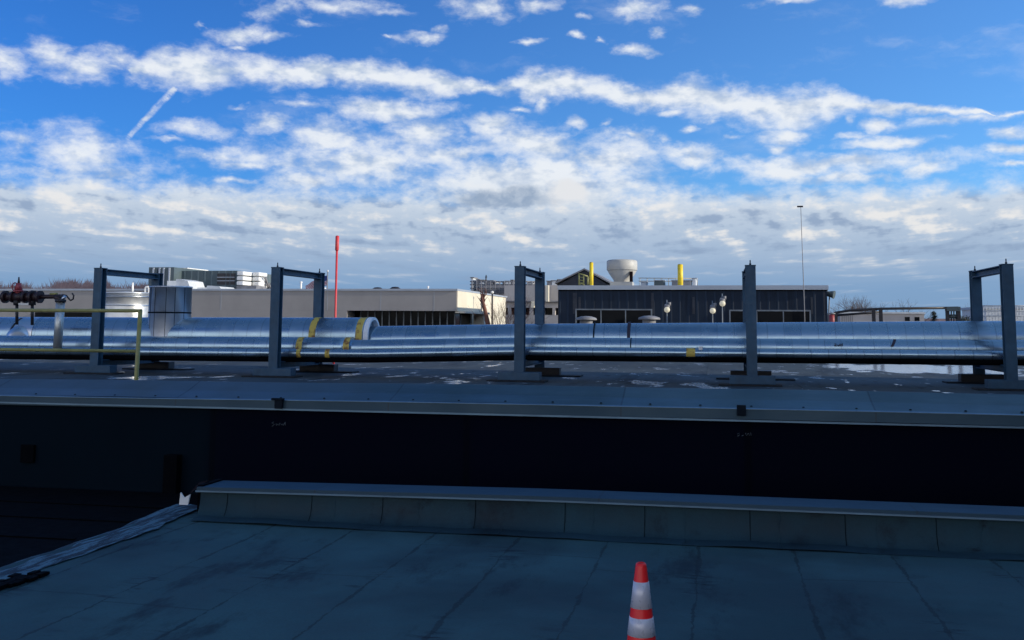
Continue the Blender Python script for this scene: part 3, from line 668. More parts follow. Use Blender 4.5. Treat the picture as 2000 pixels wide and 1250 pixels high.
MB().box(vb(38, 592)-Vector((0, .05, 0)), vb(58, 596)+Vector((0, .05, 0)), .01).build('nameplate', 'white', val)
MB().tube([vb(98, 574), vb(112, 574)], .03, 10).build('coupling', 'yellow', val)
cu = MB(); cu.tube([vb(118, 579), vb(124, 579), vb(130, 578), vb(134, 583), vb(138, 587), vb(143, 584), vb(144, 577), vb(141, 573)], [.055, .06, .025, .02, .02, .02, .02, .02], 10); cu.build('curled_pipe', 'iron', val)
cu = MB(); cu.tube([vb(108, 579), vb(114, 582), vb(120, 590)], [.07, .08, .07], 14); cu.build('elbow', 'valve', val)

# ------------------------------------------------------------------ gantry frames
def hbeam(mb, a, b2, w, d, tf, tw, vertical=True):
    """H-section; vertical: flanges face -Y/+Y.  horizontal along Y: flanges top and bottom"""
    if vertical:
        x, y, z0 = a; z1 = b2[2]
        mb.box((x-w/2, y-d/2, z0), (x+w/2, y-d/2+tf, z1)); mb.box((x-w/2, y+d/2-tf, z0), (x+w/2, y+d/2, z1)); mb.box((x-tw/2, y-d/2+tf, z0), (x+tw/2, y+d/2-tf, z1))
    else:
        x, y0, z = a; y1 = b2[1]
        mb.box((x-w/2, y0, z-d/2), (x+w/2, y1, z-d/2+tf)); mb.box((x-w/2, y0, z+d/2-tf), (x+w/2, y1, z+d/2)); mb.box((x-tw/2, y0, z-d/2+tf), (x+tw/2, y1, z+d/2-tf))
    return mb
NY, FY, ZT = 22.5, 25.1, 1.285
frames = [(195, 'leftmost grey-blue steel frame over the pipes, beside the yellow railing'), (541, 'steel pipe frame between the duct riser and the red pole'),
          (1016, 'middle steel pipe frame, in front of the grey building with square windows'), (1466, 'steel pipe frame seen end-on in front of the dark blue building'),
          (1967, 'rightmost steel pipe frame at the right edge, over the icy puddle')]
for i, (xp, lab) in enumerate(frames):
    fx = px(xp, 560, Y=NY).x
    fr = thing('steel_gantry', lab, 'steel frame', (fx, NY, ZU), 'steel frames carrying the pipes')
    w = .215; zb2 = zbot(fx)-.085
    hbeam(MB(), (fx, NY, ZU+.19), (fx, NY, ZT), w, .21, .022, .016).build('post', 'steel', fr)
    hbeam(MB(), (fx, FY, ZU+.19), (fx, FY, ZT), w, .21, .022, .016).build('post', 'steel', fr)
    hbeam(MB(), (fx, NY+.105, ZT-.075), (fx, FY-.105, ZT-.075), w*.9, .145, .018, .014, False).build('top_beam', 'steel', fr)
    hbeam(MB(), (fx, NY+.105, zb2-.075), (fx, FY-.105, zb2-.075), w*.85, .15, .018, .014, False).build('cross_beam', 'steel', fr)
    for yy in (NY, FY):
        MB().box((fx-.115, yy-.115, ZT), (fx+.115, yy+.115, ZT+.018)).build('cap_plate', 'steel', fr)
        MB().lathe([(.024, 0), (.024, .035), (.013, .04), (.013, .10), (0, .115)], (fx, yy, ZT+.018), 8).build('lifting_stud', 'iron', fr)
        L_ = .47; off = -.0 if yy == NY else .05
        MB().box((fx-L_+off, yy-.15, ZU+.035), (fx+L_+off, yy+.15, ZU+.21), .006).build('base_beam', 'steel' if yy == NY else 'iron', fr)  # far beam takes dark iron to stand for shade under the pipes
    MB().box((fx-.75, FY-.28, ZU+.002), (fx+1.05, FY+.25, ZU+.033), .004).build('rubber_pad', 'black', fr)
    MB().box((fx-.7, NY-.25, ZU+.002), (fx+.6, NY+.25, ZU+.033), .004).build('rubber_pad', 'black', fr)

# ------------------------------------------------------------------ yellow railing at left
YR = 14.35; rl = thing('yellow_railing', 'faded yellow two-rail guard railing at the far left of the coping', 'railing', tuple(px(268, 742, Y=YR)))
pt = px(274, 607, Y=YR); pb = px(266, 742, Y=YR); l0 = px(-700, 602, Y=YR)
MB().tube([Vector((pb.x, YR, ZU)), pb, pt+Vector((0, 0, .0))], .033, 14).build('post', 'yellow', rl)
lx = px(-500, 640, Y=YR).x
MB().tube([Vector((lx, YR, pt.z-.0)), pt, pt+Vector((.02, 0, 0))], .028, 14).build('top_rail', 'yellow', rl)
zm = px(270, 686, Y=YR).z; MB().tube([Vector((lx, YR, zm)), Vector((pb.x*.6+pt.x*.4, YR, zm))], .026, 14).build('mid_rail', 'yellow', rl)
MB().tube([Vector((lx, YR, ZU)), Vector((lx, YR, pt.z))], .033, 14).build('post', 'yellow', rl)

# ------------------------------------------------------------------ red pole, mast
yr = 30.0
a, b2 = px(654.5, 640, Y=yr), px(658, 489, Y=yr); top = px(659, 460, Y=yr)
rp = thing('red_pole', 'tall thin red pole with a thicker top, behind the wide pipe', 'pole', (a.x, yr, ZU))
MB().tube([Vector((a.x-.02, yr, ZU)), a, b2], .034, 12).build('shaft', 'redpaint', rp)
MB().tube([b2-Vector((0, 0, .02)), b2+Vector((0, 0, .02)), top-Vector((0, 0, .02)), top], [.036, .058, .058, .02], 14).build('sleeve', 'redpaint', rp)
ya = 47.0; a, top = px(1571, 600, Y=ya), px(1564, 404, Y=ya)
am = thing('antenna_mast', 'tall very thin antenna mast rising behind the dark blue building', 'antenna', (a.x, ya, ZU))
MB().tube([(a.x, ya, ZU), (a.x, ya, a.z), top], [.03, .02, .011], 8).build('mast', 'clutter', am)
MB().box(top+Vector((-.16, -.03, -.02)), top+Vector((.10, .03, .05)), .01).build('antenna_head', 'iron', am)

# ------------------------------------------------------------------ far buildings
def span(x0, x1, yt, Y): return px(x0, yt, Y=Y), px(x1, yt, Y=Y)
# beige building
YB2 = 58.0
a, b2 = px(-20, 574, Y=YB2), px(892, 568, Y=YB2); zt2 = b2.z
e1 = px(938, 580, X=b2.x)
bb = thing('beige_building', 'long low beige building with a dark window strip and end wall in cream for sunlight', 'building', ((a.x+b2.x)/2, YB2, ZG))
zw1 = px(800, 607, Y=YB2).z
MB().box((a.x, YB2, zw1), (b2.x, e1.y, zt2)).build('upper_wall', 'beige', bb)
wx = px(678, 610, Y=YB2).x
MB().box((a.x, YB2+.003, ZG), (wx, e1.y, zw1-.002)).build('wall', 'beige', bb)
MB().box((b2.x+.001, YB2+.02, zw1+.002), (b2.x+.05, e1.y-.02, zt2-.002)).build('end_wall', 'cream', bb)  # cream stands for the sun on the end of the beige wall
MB().box((a.x-.05, YB2-.06, zt2+.0), (b2.x+.06, e1.y+.06, zt2+.12)).build('coping', 'trim', bb)
MB().box((wx, YB2+1.2, ZG), (b2.x-.4, e1.y-.6, zw1-.003)).build('window_strip', 'glass', bb)
for i in range(15): x = wx+(b2.x-.4-wx)*i/14; MB().box((x-.035, YB2+1.14, -4), (x+.035, YB2+1.197, zw1-.01)).build('mullion', 'frame', bb)
for yy in (YB2+2.5, YB2+5, YB2+8): MB().box((b2.x-.40, yy, -4), (b2.x-.36, yy+.08, zw1-.01)).build('mullion', 'frame', bb)
MB().box((b2.x-.3, e1.y-.5, ZG), (b2.x+.35, e1.y+.9, zw1-.01)).build('end_pier', 'cream', bb)
MB().box((b2.x-.1, YB2+.1, zw1-.12), (b2.x+.5, e1.y+.6, zw1-.01)).build('ledge', 'cream', bb)
for xx in range(120, 892, 104):
    x = px(xx, 590, Y=YB2).x; MB().box((x-.02, YB2-.006, zw1), (x+.0, YB2, zt2)).build('panel_joint', 'trim', bb)
x0, x1 = px(70, 614, Y=YB2-.1).x, px(181, 614, Y=YB2-.1).x
MB().box((x0, YB2-.2, px(120, 630, Y=YB2).z), (x1, YB2-.004, px(120, 610, Y=YB2).z)).build('dark_opening', 'glass', bb)
# rooftop plant on the beige building
YH = 64.0
def fbox(x0, x1, y0, y1, Y, dep, name, mat, par=None, ch=0, zb=None):
    a, c = px(x0, y0, Y=Y), px(x1, y1, Y=Y)
    return MB().box((a.x, Y, c.z if zb is None else zb), (c.x, Y+dep, a.z), ch).build(name, mat, par)
hv = thing('rooftop_plant', 'large grey-green ribbed rooftop air plant with white sunlit end', 'air handler', tuple(px(400, 570, Y=YH)))
fbox(291, 338, 522, 575, YH-1, 6, 'tall_section', 'cladding', hv)
m_ = MB()
for xx in (300, 312, 320, 331):
    x = px(xx, 540, Y=YH-1).x; m_.box((x-.05, YH-1.08, px(xx, 572, Y=YH-1).z), (x+.05, YH-1, px(xx, 523, Y=YH-1).z))
m_.build('corner_trim', 'trim', hv)
a, c = px(338, 529, Y=YH), px(462, 562, Y=YH)
MB().box((a.x, YH, c.z), (c.x, YH+7, a.z)).build('casing', 'hvacmetal', hv)
fbox(338, 366, 523, 529, YH+1.5, 3, 'roof_hatch', 'white', hv)
lv = MB()
for (x0, x1) in ((425, 440), (443, 448), (451, 459)):
    p0, p1 = px(x0, 534, Y=YH), px(x1, 556, Y=YH); lv.box((p0.x, YH-.03, p1.z), (p1.x, YH+.01, p0.z))
lv.build('louver_opening', 'iron', hv)
lv = MB()
for yy in (541, 548):
    p0, p1 = px(425, yy, Y=YH), px(459, yy+1, Y=YH); lv.box((p0.x, YH-.08, p1.z), (p1.x, YH-.032, p0.z))
lv.build('louver_bar', 'trim', hv)
p0, p1 = px(462, 528, Y=YH-.5), px(478, 557, Y=YH-.5)
for kx in range(2):
    for kz in range(3):
        z0 = p1.z+(p0.z-p1.z)*kz/3; z1 = z0+(p0.z-p1.z)/3-.06; x0 = p0.x+(p1.x-p0.x)*kx*.9
        MB().box((x0+.02, YH-.5+kx*1.2, z0), (x0+(p1.x-p0.x)*.82, YH+1+kx, z1), .06).build('white_hood', 'white', hv)
pr_ = MB(); rnd = random.Random(3)
for i in range(16):
    x = px(486+i*2.3, 550, Y=YH+1).x; y1 = rnd.choice((536, 541, 546, 552)); pr_.tube([(x, YH+1+rnd.random()*2, px(400, 571, Y=YH).z), (x, YH+1+rnd.random(), px(490, y1, Y=YH+1).z)], .05, 6)
for yy in (540, 547, 554, 561): pr_.tube([px(482, yy, Y=YH+1.5), px(520, yy+3, Y=YH+1.5)], .05, 6)
pr_.tube([px(482, 536, Y=YH+1.2), px(520, 566, Y=YH+1.2)], .06, 6)
pr_.build('pipe_rack', 'clutter', hv)
fbox(505, 511, 546, 562, YH+1, 1, 'small_tank', 'white', hv, .1)
fbox(462, 500, 558, 572, YH-.4, 1.5, 'base_frame', 'clutter', hv)
# white duct hoods and curbs
def hood(x0, x1, y0, y1, Y, label, dep=2.0):
    a, c = px(x0, y0, Y=Y), px(x1, y1, Y=Y); w = c.x-a.x
    t = thing('duct_hood', label, 'duct hood', ((a.x+c.x)/2, Y, c.z), 'white duct hoods on the beige building')
    MB().prism([(a.x, c.z), (c.x, c.z), (c.x-w*.08, c.z+(a.z-c.z)*.45), (a.x+w*.75, a.z-(a.z-c.z)*.12), (a.x+w*.25, a.z), (a.x, a.z)], Y, Y+dep).build('hood', 'clutter2', t)
    MB().box((a.x-.8, Y+.3, c.z), (a.x-.01, Y+dep-.2, a.z-.1)).build('duct', 'galv', t)
hood(344, 373, 545, 575, YH-3.4, 'white sloped duct hood directly above the silver riser')
hood(404, 436, 558, 573, YH-3.4, 'white sloped duct hood between the air plant and the second frame')
for (x0, x1, y0, lab) in ((722, 745, 561, 'left one of two small dark roof vents on the beige building'), (757, 779, 560, 'right one of two small dark roof vents on the beige building')):
    a, c = px(x0, y0, Y=YB2+3), px(x1, 571, Y=YB2+3)
    t = thing('roof_vent', lab, 'vent', ((a.x+c.x)/2, YB2+3, c.z), 'small dark vents on the beige roof')
    MB().box((a.x+.05, YB2+3, zt2+.1), (c.x-.05, YB2+3.8, a.z-.12)).build('curb', 'clutter', t)
    MB().lathe([(.0, .14), (.2, .12), ((c.x-a.x)/2, 0), ((c.x-a.x)/2, -.05)], ((a.x+c.x)/2, YB2+3.4, a.z-.12), 12).build('cap', 'iron', t)
for (xx, y0, lab, th) in ((588, 551, 'short white vent pipe left of the flag', .06), (836, 560, 'short thin white vent pipe near the right end of beige roof', .04), (633, 563, 'short white vent pipe right of the flag', .10)):
    p = px(xx, y0, Y=YB2+2); t = thing('vent_pipe', lab, 'vent pipe', (p.x, YB2+2, zt2+.1), 'vent pipes on the beige roof')
    MB().tube([(p.x, YB2+2, zt2+.05), (p.x, YB2+2, p.z)], th, 10).build('pipe', 'white', t)
    MB().lathe([(th+.03, 0), (th+.03, .08), (0, .10)], (p.x, YB2+2, p.z-.05), 10).build('cap', 'white', t)
# flag
YF = 74.0; fp = px(640, 531, Y=YF)
fg = thing('flagpole', 'thin flagpole standing behind the beige building', 'flagpole', (fp.x, YF, ZG))
MB().tube([(fp.x, YF, ZG), (fp.x, YF, fp.z)], [.07, .04], 10).build('pole', 'clutter', fg)
MB().lathe([(0, .12), (.06, .08), (.08, 0), (.06, -.05), (0, -.08)], (fp.x, YF, fp.z+.05), 10).build('finial', 'clutter2', fg)
vs = []; fs = []; nu, nv = 24, 13
tlx = px(597, 560, Y=YF).x; Lf = fp.x-tlx; fz0 = px(640, 538, Y=YF).z; fhh = .75
for i in range(nu+1):
    u = i/nu
    for j in range(nv+1):
        v = j/nv
        vs.append((fp.x-.05-u*Lf*(1-.1*v), YF+.18*math.sin(u*9+v)*u, fz0-u*.75-v*fhh*(1-.15*u)+.04*math.sin(u*11)))
for i in range(nu):
    for j in range(nv): fs.append((i*(nv+1)+j, (i+1)*(nv+1)+j, (i+1)*(nv+1)+j+1, i*(nv+1)+j+1))
me = bpy.data.meshes.new('flag'); me.from_pydata(vs, [], fs)
for c in ((.45, .03, .05), (.72, .72, .72), (.03, .05, .20)):
    mm, kk, bb_ = newmat('flag_cloth'); bb_.inputs['Base Color'].default_value = (*c, 1); bb_.inputs['Roughness'].default_value = .8; me.materials.append(mm)
for i, p in enumerate(me.polygons):
    u, v = i//nv, i % nv; p.material_index = 2 if (u < nu*.4 and v < 7) else (v % 2); p.use_smooth = True
fo = bpy.data.objects.new('flag', me); COL.objects.link(fo)
sm = fo.modifiers.new('thick', 'SOLIDIFY'); sm.thickness = .01
tag(fo, 'red, white and blue striped flag drooping beside the second steel frame', 'flag')

# cylindrical tank behind the pipe
YT = 31.5; a, c = px(203, 574, Y=YT), px(291, 574, Y=YT); tr = (c.x-a.x)/2; tx = (a.x+c.x)/2
tk = thing('round_tank', 'round silver tank with hoop bands behind the leftmost steel frame', 'tank', (tx, YT, ZU))
z0 = px(250, 598, Y=YT).z
MB().lathe([(tr, ZU-z0), (tr, 0)], (tx, YT, z0), 40).build('lower_shell', 'tank', tk)
MB().lathe([(tr-.01, 0), (tr-.01, a.z-z0), (tr+.02, a.z-z0), (tr+.02, a.z-z0+.04), (0, a.z-z0+.09)], (tx, YT, z0), 40).build('upper_shell', 'tank', tk)
for yy in (580, 597): MB().lathe([(tr, -.02), (tr+.03, -.015), (tr+.03, .015), (tr, .02)], (tx, YT, px(250, yy, Y=YT).z), 40).build('hoop', 'galv', tk)
# small fittings on the tank
for (xx, y0, lab) in ((259, 552, 'white straight vent pipe on top of the round silver tank'), (287, 560, 'white gooseneck vent pipe by the steel riser')):
    p = px(xx, y0, Y=YT+.2); q = px(xx, 575, Y=YT+.2); t = thing('vent_pipe', lab, 'vent pipe', tuple(q), 'vent pipes by the round tank')
    if xx < 270: MB().tube([q, p], .035, 10).build('pipe', 'white', t)
    else: MB().tube([q-Vector((.06, 0, 0)), p-Vector((.06, 0, .06)), p-Vector((.03, 0, 0)), p+Vector((.04, 0, 0)), p+Vector((.08, 0, -.07)), q+Vector((.08, 0, .02))], .035, 10).build('gooseneck', 'white', t)
    MB().tube([q, q+Vector((0, 0, .03))], .06, 10).build('flange', 'clutter', t)

# second cream building behind the sunlit end
cn = px(942, 575, Y=66.0); cf_ = px(988, 600, X=cn.x)
cb = thing('cream_building', 'sunlit cream building behind the bare red-brown tree', 'building', (cn.x, 66, ZG))
MB().box((cn.x-14, 66.0, ZG), (cn.x, cf_.y, cn.z)).build('wall', 'cream', cb)
MB().box((cn.x-14.1, 65.9, cn.z), (cn.x+.08, cf_.y+.1, cn.z+.1)).build('coping', 'trim', cb)

# grey building with square windows
YG = 82.0
gb = thing('grey_building', 'grey concrete building with square dark windows beyond the middle steel frame', 'building', (px(1040, 600, Y=YG).x, YG, ZG))
p0, p1 = px(936, 557, Y=YG), px(1100, 557, Y=YG)
fbox(985, 1104, 557, 588, YG, 12, 'upper_wall', 'grey_wall', gb)
fbox(936, 985, 556, 600, YG+2, 10, 'side_wall', 'grey_wall', gb)
fbox(940, 986, 565, 573, YG+1.9, .08, 'louver', 'clutter', gb)
zs = [px(1040, y, Y=YG).z for y in (588, 601, 615, 632)]
MB().box((p0.x, YG-.25, zs[0]-.08), (px(1104, 588, Y=YG).x, YG-.002, zs[0]+.02)).build('cornice', 'clutter', gb)
MB().box((p0.x, YG+.002, zs[1]), (px(1104, 588, Y=YG).x, YG+8, zs[0]-.002)).build('spandrel', 'grey_wall', gb)
MB().box((p0.x, YG+.002, ZG), (px(1104, 588, Y=YG).x, YG+8, zs[2])).build('lower_wall', 'grey_wall', gb)
MB().box((p0.x, YG+.5, zs[2]), (px(1104, 588, Y=YG).x, YG+7, zs[1])).build('window_band', 'glass', gb)
for (x0, x1) in ((992, 998), (1034, 1041), (1058, 1063), (1079, 1084)):
    a, c = px(x0, 610, Y=YG).x, px(x1, 610, Y=YG).x; MB().box((a, YG-.02, zs[2]+.001), (c, YG+.45, zs[1]-.001)).build('pier', 'grey_wall', gb)
for (x0, x1, y0, y1) in ((1066, 1071, 557, 589), (1037, 1043, 588, 601)):
    a, c = px(x0, y0, Y=YG-.7), px(x1, y1, Y=YG-.7); MB().box((a.x, YG-.7, c.z), (c.x, YG-.26, a.z)).build('bright_pier', 'cream', gb)  # two proud piers in the pale cream colour
# clutter on the grey building
rnd = random.Random(11); kinds = 0
for i, (xx, w, h) in enumerate([(922, 5, 14), (933, 5, 10), (941, 9, 9), (957, 12, 8), (968, 5, 6), (984, 6, 5), (992, 11, 7), (1000, 4, 9), (1036, 12, 4), (1072, 8, 7), (1082, 10, 8), (1094, 10, 10)]):
    a, c = px(xx-w/2, 557-h, Y=YG+3), px(xx+w/2, 559, Y=YG+3)
    lab = ['slim pale stack', 'pale vent box', 'grey duct unit', 'wide grey air unit', 'small pale vent', 'low grey vent box', 'pale air unit', 'round pale vent', 'flat grey duct box', 'pale roof unit', 'dark duct unit', 'tall dark unit'][i]
    lab += [' at the left end of the grey building roofline', ' second from left on the grey roofline', ' beside the lattice on the grey roofline', ' left of the thin antenna on grey roofline', ' right of the thin antenna on grey roofline', ' above the cream building corner', ' just left of the middle steel frame', ' touching the middle steel frame', ' seen inside the middle steel frame', ' just right of the middle steel frame', ' left of the dark gable', ' touching the dark gable'][i]
    t = thing('roof_unit', lab, 'roof unit', ((a.x+c.x)/2, YG+3, c.z), 'small units on the grey building roof')
    mt = ('clutter2', 'clutter')[i % 2] if i else 'clutter2'
    MB().box((a.x, YG+3, c.z-1 if i < 2 else c.z), (c.x, YG+4.5, a.z), .05).build('casing', mt, t)
    MB().box((a.x-.05, YG+2.95, a.z), (c.x+.05, YG+4.55, a.z+.08)).build('lid', 'clutter', t)
t = thing('lattice_rack', 'grey pipe lattice above the cream building on the grey roof', 'pipe rack', tuple(px(960, 565, Y=YG+1)))
m_ = MB()
for xx in range(922, 1062, 9): m_.tube([px(xx, 575, Y=YG+1), px(xx, 549, Y=YG+1)], .05, 6)
m_.build('upright', 'clutter', t)
m_ = MB()
for yy in (550, 556, 563): m_.tube([px(918, yy, Y=YG+1.1), px(1062, yy, Y=YG+1.1)], .055, 6)
m_.build('rail', 'clutter', t)
t = thing('thin_antenna', 'short thin antenna on the grey building roofline', 'antenna', tuple(px(949, 557, Y=YG+2)))
MB().tube([px(949, 558, Y=YG+2), px(949.5, 537, Y=YG+2)], [.09, .04], 6).build('mast', 'iron', t)
MB().tube([px(947.5, 541, Y=YG+2), px(951.5, 541, Y=YG+2)], .04, 6).build('crossarm', 'iron', t)
p = px(961.5, 571, Y=62)
t = thing('street_lamp', 'small white ball lamp on a dark post above the bare red-brown tree', 'lamp', (p.x, 62, ZG))
MB().tube([(p.x, 62, ZG), (p.x, 62, p.z-.1)], .05, 8).build('post', 'iron', t)
MB().lathe([(0, .10), (.07, .07), (.10, 0), (.07, -.07), (0, -.10)], (p.x, 62, p.z), 14).build('globe', 'white', t)

# dark blue ribbed building
YN = 50.5
nb0, nb1 = px(1092, 557, Y=YN), px(1615, 558, Y=YN); zr = (nb0.z+nb1.z)/2
nb = thing('blue_metal_building', 'dark blue ribbed metal building with pale roof fascia and framed windows', 'building', ((nb0.x+nb1.x)/2, YN, ZG))
zf = px(1350, 566, Y=YN).z
MB().box((nb0.x, YN, ZG), (nb1.x, YN+14, zf)).build('wall', 'bluemetal', nb)
MB().box((nb0.x-.06, YN-.12, zf+.002), (nb1.x+.06, YN+14, zr)).build('fascia', 'trim', nb)
MB().box((nb0.x-.02, YN-.05, zf-.05), (nb1.x+.02, YN-.002, zf)).build('fascia_shade_strip', 'shadowblack', nb)  # black strip drawn in as the shade under the fascia
for (x0, x1, ym, ptop) in ((1124, 1274, (1174, 1222), 603), (1424, 1584, (1478, 1530), 605)):
    a, c = px(x0, ptop, Y=YN), px(x1, 632, Y=YN); za = a.z
    wf = MB(); t = .065
    wf.box((a.x, YN-.08, za-t), (c.x, YN-.002, za)); wf.box((a.x, YN-.08, c.z), (a.x+t, YN-.002, za-t-.001)); wf.box((c.x-t, YN-.08, c.z), (c.x, YN-.002, za-t-.001))
    for xm_ in ym: q = px(xm_, 620, Y=YN).x; wf.box((q-t*.4, YN-.07, c.z), (q+t*.4, YN-.002, za-t-.001))
    w_ = wf.build('window', 'frame', nb)
    MB().box((a.x+t, YN-.03, c.z), (c.x-t, YN-.003, za-t)).build('pane', 'glass', w_)
# rusty vertical stains / trim
for (xx, w) in ((1119, 8), (1130, 4), (1272, 5), (1352, 5), (1583, 5), (1608, 4)):
    a, c = px(xx, 572, Y=YN), px(xx+w, 603, Y=YN); MB().box((a.x, YN-.02, c.z-.25), (c.x, YN-.001, a.z-.1*(xx % 3))).build('dark_stain_panel', 'gable', nb)
m_ = MB(); p = px(1622, 576, Y=YN+1)
hs = thing('horn_speaker', 'grey horn light fixed at the right end of the blue building', 'floodlight', tuple(p))
m_.tube([p+Vector((-.2, 0, .05)), p+Vector((.05, 0, .03)), p+Vector((.17, -.05, .0))], [.10, .16, .20], 12); m_.build('housing', 'cladding', hs)
MB().tube([p+Vector((-.12, 0, .2)), p+Vector((-.05, 0, -.1)), p+Vector((-.1, 0, -.9)), p+Vector((-.15, 0, -2))], .03, 8).build('bracket', 'clutter', hs)
# bowl fan
YFn = 53.5; a, c = px(1185, 510, Y=YFn), px(1245, 553, Y=YFn); fr_ = (c.x-a.x)/2; fxc = (a.x+c.x)/2; H = a.z-c.z
fan = thing('exhaust_fan', 'big pale bowl-shaped exhaust fan on the blue building roof', 'exhaust fan', (fxc, YFn, c.z))
MB().lathe([(fr_*.80, H*1.05), (fr_*.93, H*1.03), (fr_*1.0, H*.97), (fr_*1.0, H*.60), (fr_*.97, H*.57), (fr_*.93, H*.57)], (fxc, YFn, c.z), 36).build('windband', 'fan', fan)
MB().lathe([(0, H*1.0), (fr_*.82, H*1.04)], (fxc, YFn, c.z), 36).build('top_opening', 'clutter', fan)
MB().lathe([(fr_*.95, H*.56), (fr_*.86, H*.44), (fr_*.68, H*.26), (fr_*.56, H*.14), (fr_*.53, .0)], (fxc, YFn, c.z), 36).build('bowl', 'fan', fan)
MB().box((fxc-fr_*.72, YFn-fr_*.72, zr-.02), (fxc+fr_*.72, YFn+fr_*.72, c.z+.05)).build('curb', 'fan', fan)
MB().box((fxc+fr_*.55, YFn-fr_*.75, c.z+.05), (fxc+fr_*.75, YFn-fr_*.55, c.z+H*.5)).build('junction_box', 'rust', fan)
# dark gable
a, c, e = px(1090, 553, Y=57), px(1142, 528, Y=57), px(1188, 553, Y=57)
gt = thing('gabled_penthouse', 'dark gabled roof house behind the yellow ladder cage', 'roof house', (c.x, 57, ZG))
MB().prism([(a.x, zr-2), (e.x, zr-2), (e.x, a.z-.1), (c.x, c.z), (a.x, a.z-.1)], 57, 66).build('wall', 'gable', gt)
MB().prism([(a.x-.15, a.z-.05), (c.x, c.z+.02), (e.x+.15, a.z-.05), (e.x+.15, a.z+.03), (c.x, c.z+.11), (a.x-.15, a.z+.03)], 56.8, 66.1).build('roof', 'clutter', gt)
ld = thing('ladder_cage', 'yellow ladder cage in front of the dark gable', 'ladder', tuple(px(1140, 556, Y=55)))
m_ = MB()
for pth in ([(1131, 557), (1131, 534)], [(1140, 557), (1140, 537)], [(1148, 556), (1148, 540)], [(1131, 534), (1148, 540)], [(1131, 556), (1136, 553), (1142, 557)]):
    m_.tube([px(x, y, Y=55) for x, y in pth], .045, 6)
m_.build('rail', 'yellow', ld)
m_ = MB()
for yy in (541, 547, 552): m_.tube([px(1131, yy, Y=55), px(1140, yy+1, Y=55)], .03, 6)
m_.build('rung', 'yellow', ld)
for (x0, y0, w, lab) in ((1155, 513, .10, 'left and slimmer yellow stack, between the gable and the bowl fan'), (1328.5, 517, .135, 'right and thicker yellow stack, right of the bowl fan')):
    p = px(x0, y0, Y=52.5); t = thing('yellow_stack', lab, 'vent stack', (p.x, 52.5, zr), 'yellow stacks on the blue building')
    MB().tube([(p.x, 52.5, zr-.02), (p.x, 52.5, p.z)], w, 16).build('stack', 'yellow2', t)
    MB().tube([(p.x, 52.5, p.z-.02), (p.x, 52.5, p.z+.03)], w*.8, 16).build('rim', 'yellow', t)
    MB().lathe([(w+.12, 0), (w+.12, .05), (w, .09)], (p.x, 52.5, zr), 16).build('base_flange', 'trim', t)
rg = thing('roof_railing', 'thin grey railing along the blue building roof right of the fan', 'railing', tuple(px(1300, 557, Y=58)))
m_ = MB(); 
for yy in (543, 549): m_.tube([px(1247, yy, Y=58), px(1362, yy+1, Y=58)], .025, 6)
m_.build('rail', 'tanktan', rg)
m_ = MB()
for xx in range(1250, 1365, 14): m_.tube([px(xx, 561, Y=58), px(xx, 543, Y=58)], .022, 6)
m_.build('post', 'tanktan', rg)
for (x0, x1, y0, mt, lab) in ((1278, 1297, 548, 'cladding', 'small dark green roof box left of the thick yellow stack'), (1312, 1350, 548, 'clutter', 'low grey roof box behind the thick yellow stack'), (1352, 1360, 544, 'clutter2', 'small pale roof box right of the thick yellow stack'), (1252, 1262, 551, 'trim', 'small grey roof box just right of the bowl fan')):
    a, c = px(x0, y0, Y=55.5), px(x1, 557, Y=55.5); t = thing('roof_box', lab, 'roof box', ((a.x+c.x)/2, 55.5, zr), 'roof boxes on the blue building')
    MB().box((a.x, 55.5, zr-.01), (c.x, 57, a.z), .04).build('casing', mt, t); MB().box((a.x-.04, 55.45, a.z), (c.x+.04, 57.05, a.z+.04)).build('lid', 'trim', t)
# lamps on poles in front of the blue building
for (xx, yy, lab) in ((1303, 605, 'white lamp left of its pair, alone between the two window groups'), (1392, 607, 'lower white lamp of the close pair'), (1411, 593, 'upper white lamp of the close pair, nearest the steel frame')):
    Yl = 44.0; p = px(xx, yy, Y=Yl); t = thing('pole_lamp', lab, 'lamp', (p.x, Yl, ZU), 'pole lamps before the blue building')
    MB().tube([(p.x-.01, Yl, ZU), (p.x-.01, Yl, p.z+.42)], .022, 8).build('pole', 'frame', t)
    MB().tube([p+Vector((0, -.0, .10)), p+Vector((.0, -.06, .22))], [.13, .10], 14).tube([p+Vector((.09, 0, .18)), p+Vector((.09, 0, .32))], .07, 8).build('housing', 'clutter', t)
    MB().lathe([(.0, .12), (.07, .11), (.115, .05), (.125, -.02), (.09, -.09), (0, -.13)], (p.x, Yl-.1, p.z), 18).build('globe', 'globe', t)
# mushroom vents just behind the pipe
for (x0, x1, y0, lab) in ((1124, 1166, 617, 'silver mushroom roof vent right of the middle steel frame'), (1246, 1290, 616, 'silver mushroom roof vent under the first lamp')):
    Yv = 42.0; a, c = px(x0, y0, Y=Yv), px(x1, 640, Y=Yv); cx_, r_ = (a.x+c.x)/2, (c.x-a.x)/2
    t = thing('mushroom_vent', lab, 'roof vent', (cx_, Yv, ZU), 'mushroom vents behind the pipes')
    MB().lathe([(0, .0), (r_*.5, -.02), (r_*.92, -.08), (r_, -.14), (r_*.96, -.17)], (cx_, Yv, a.z), 28).build('cap', 'clutter', t)
    MB().lathe([(r_*.6, -.1), (r_*.6, ZU-a.z)], (cx_, Yv, a.z), 20).build('neck', 'clutter', t)

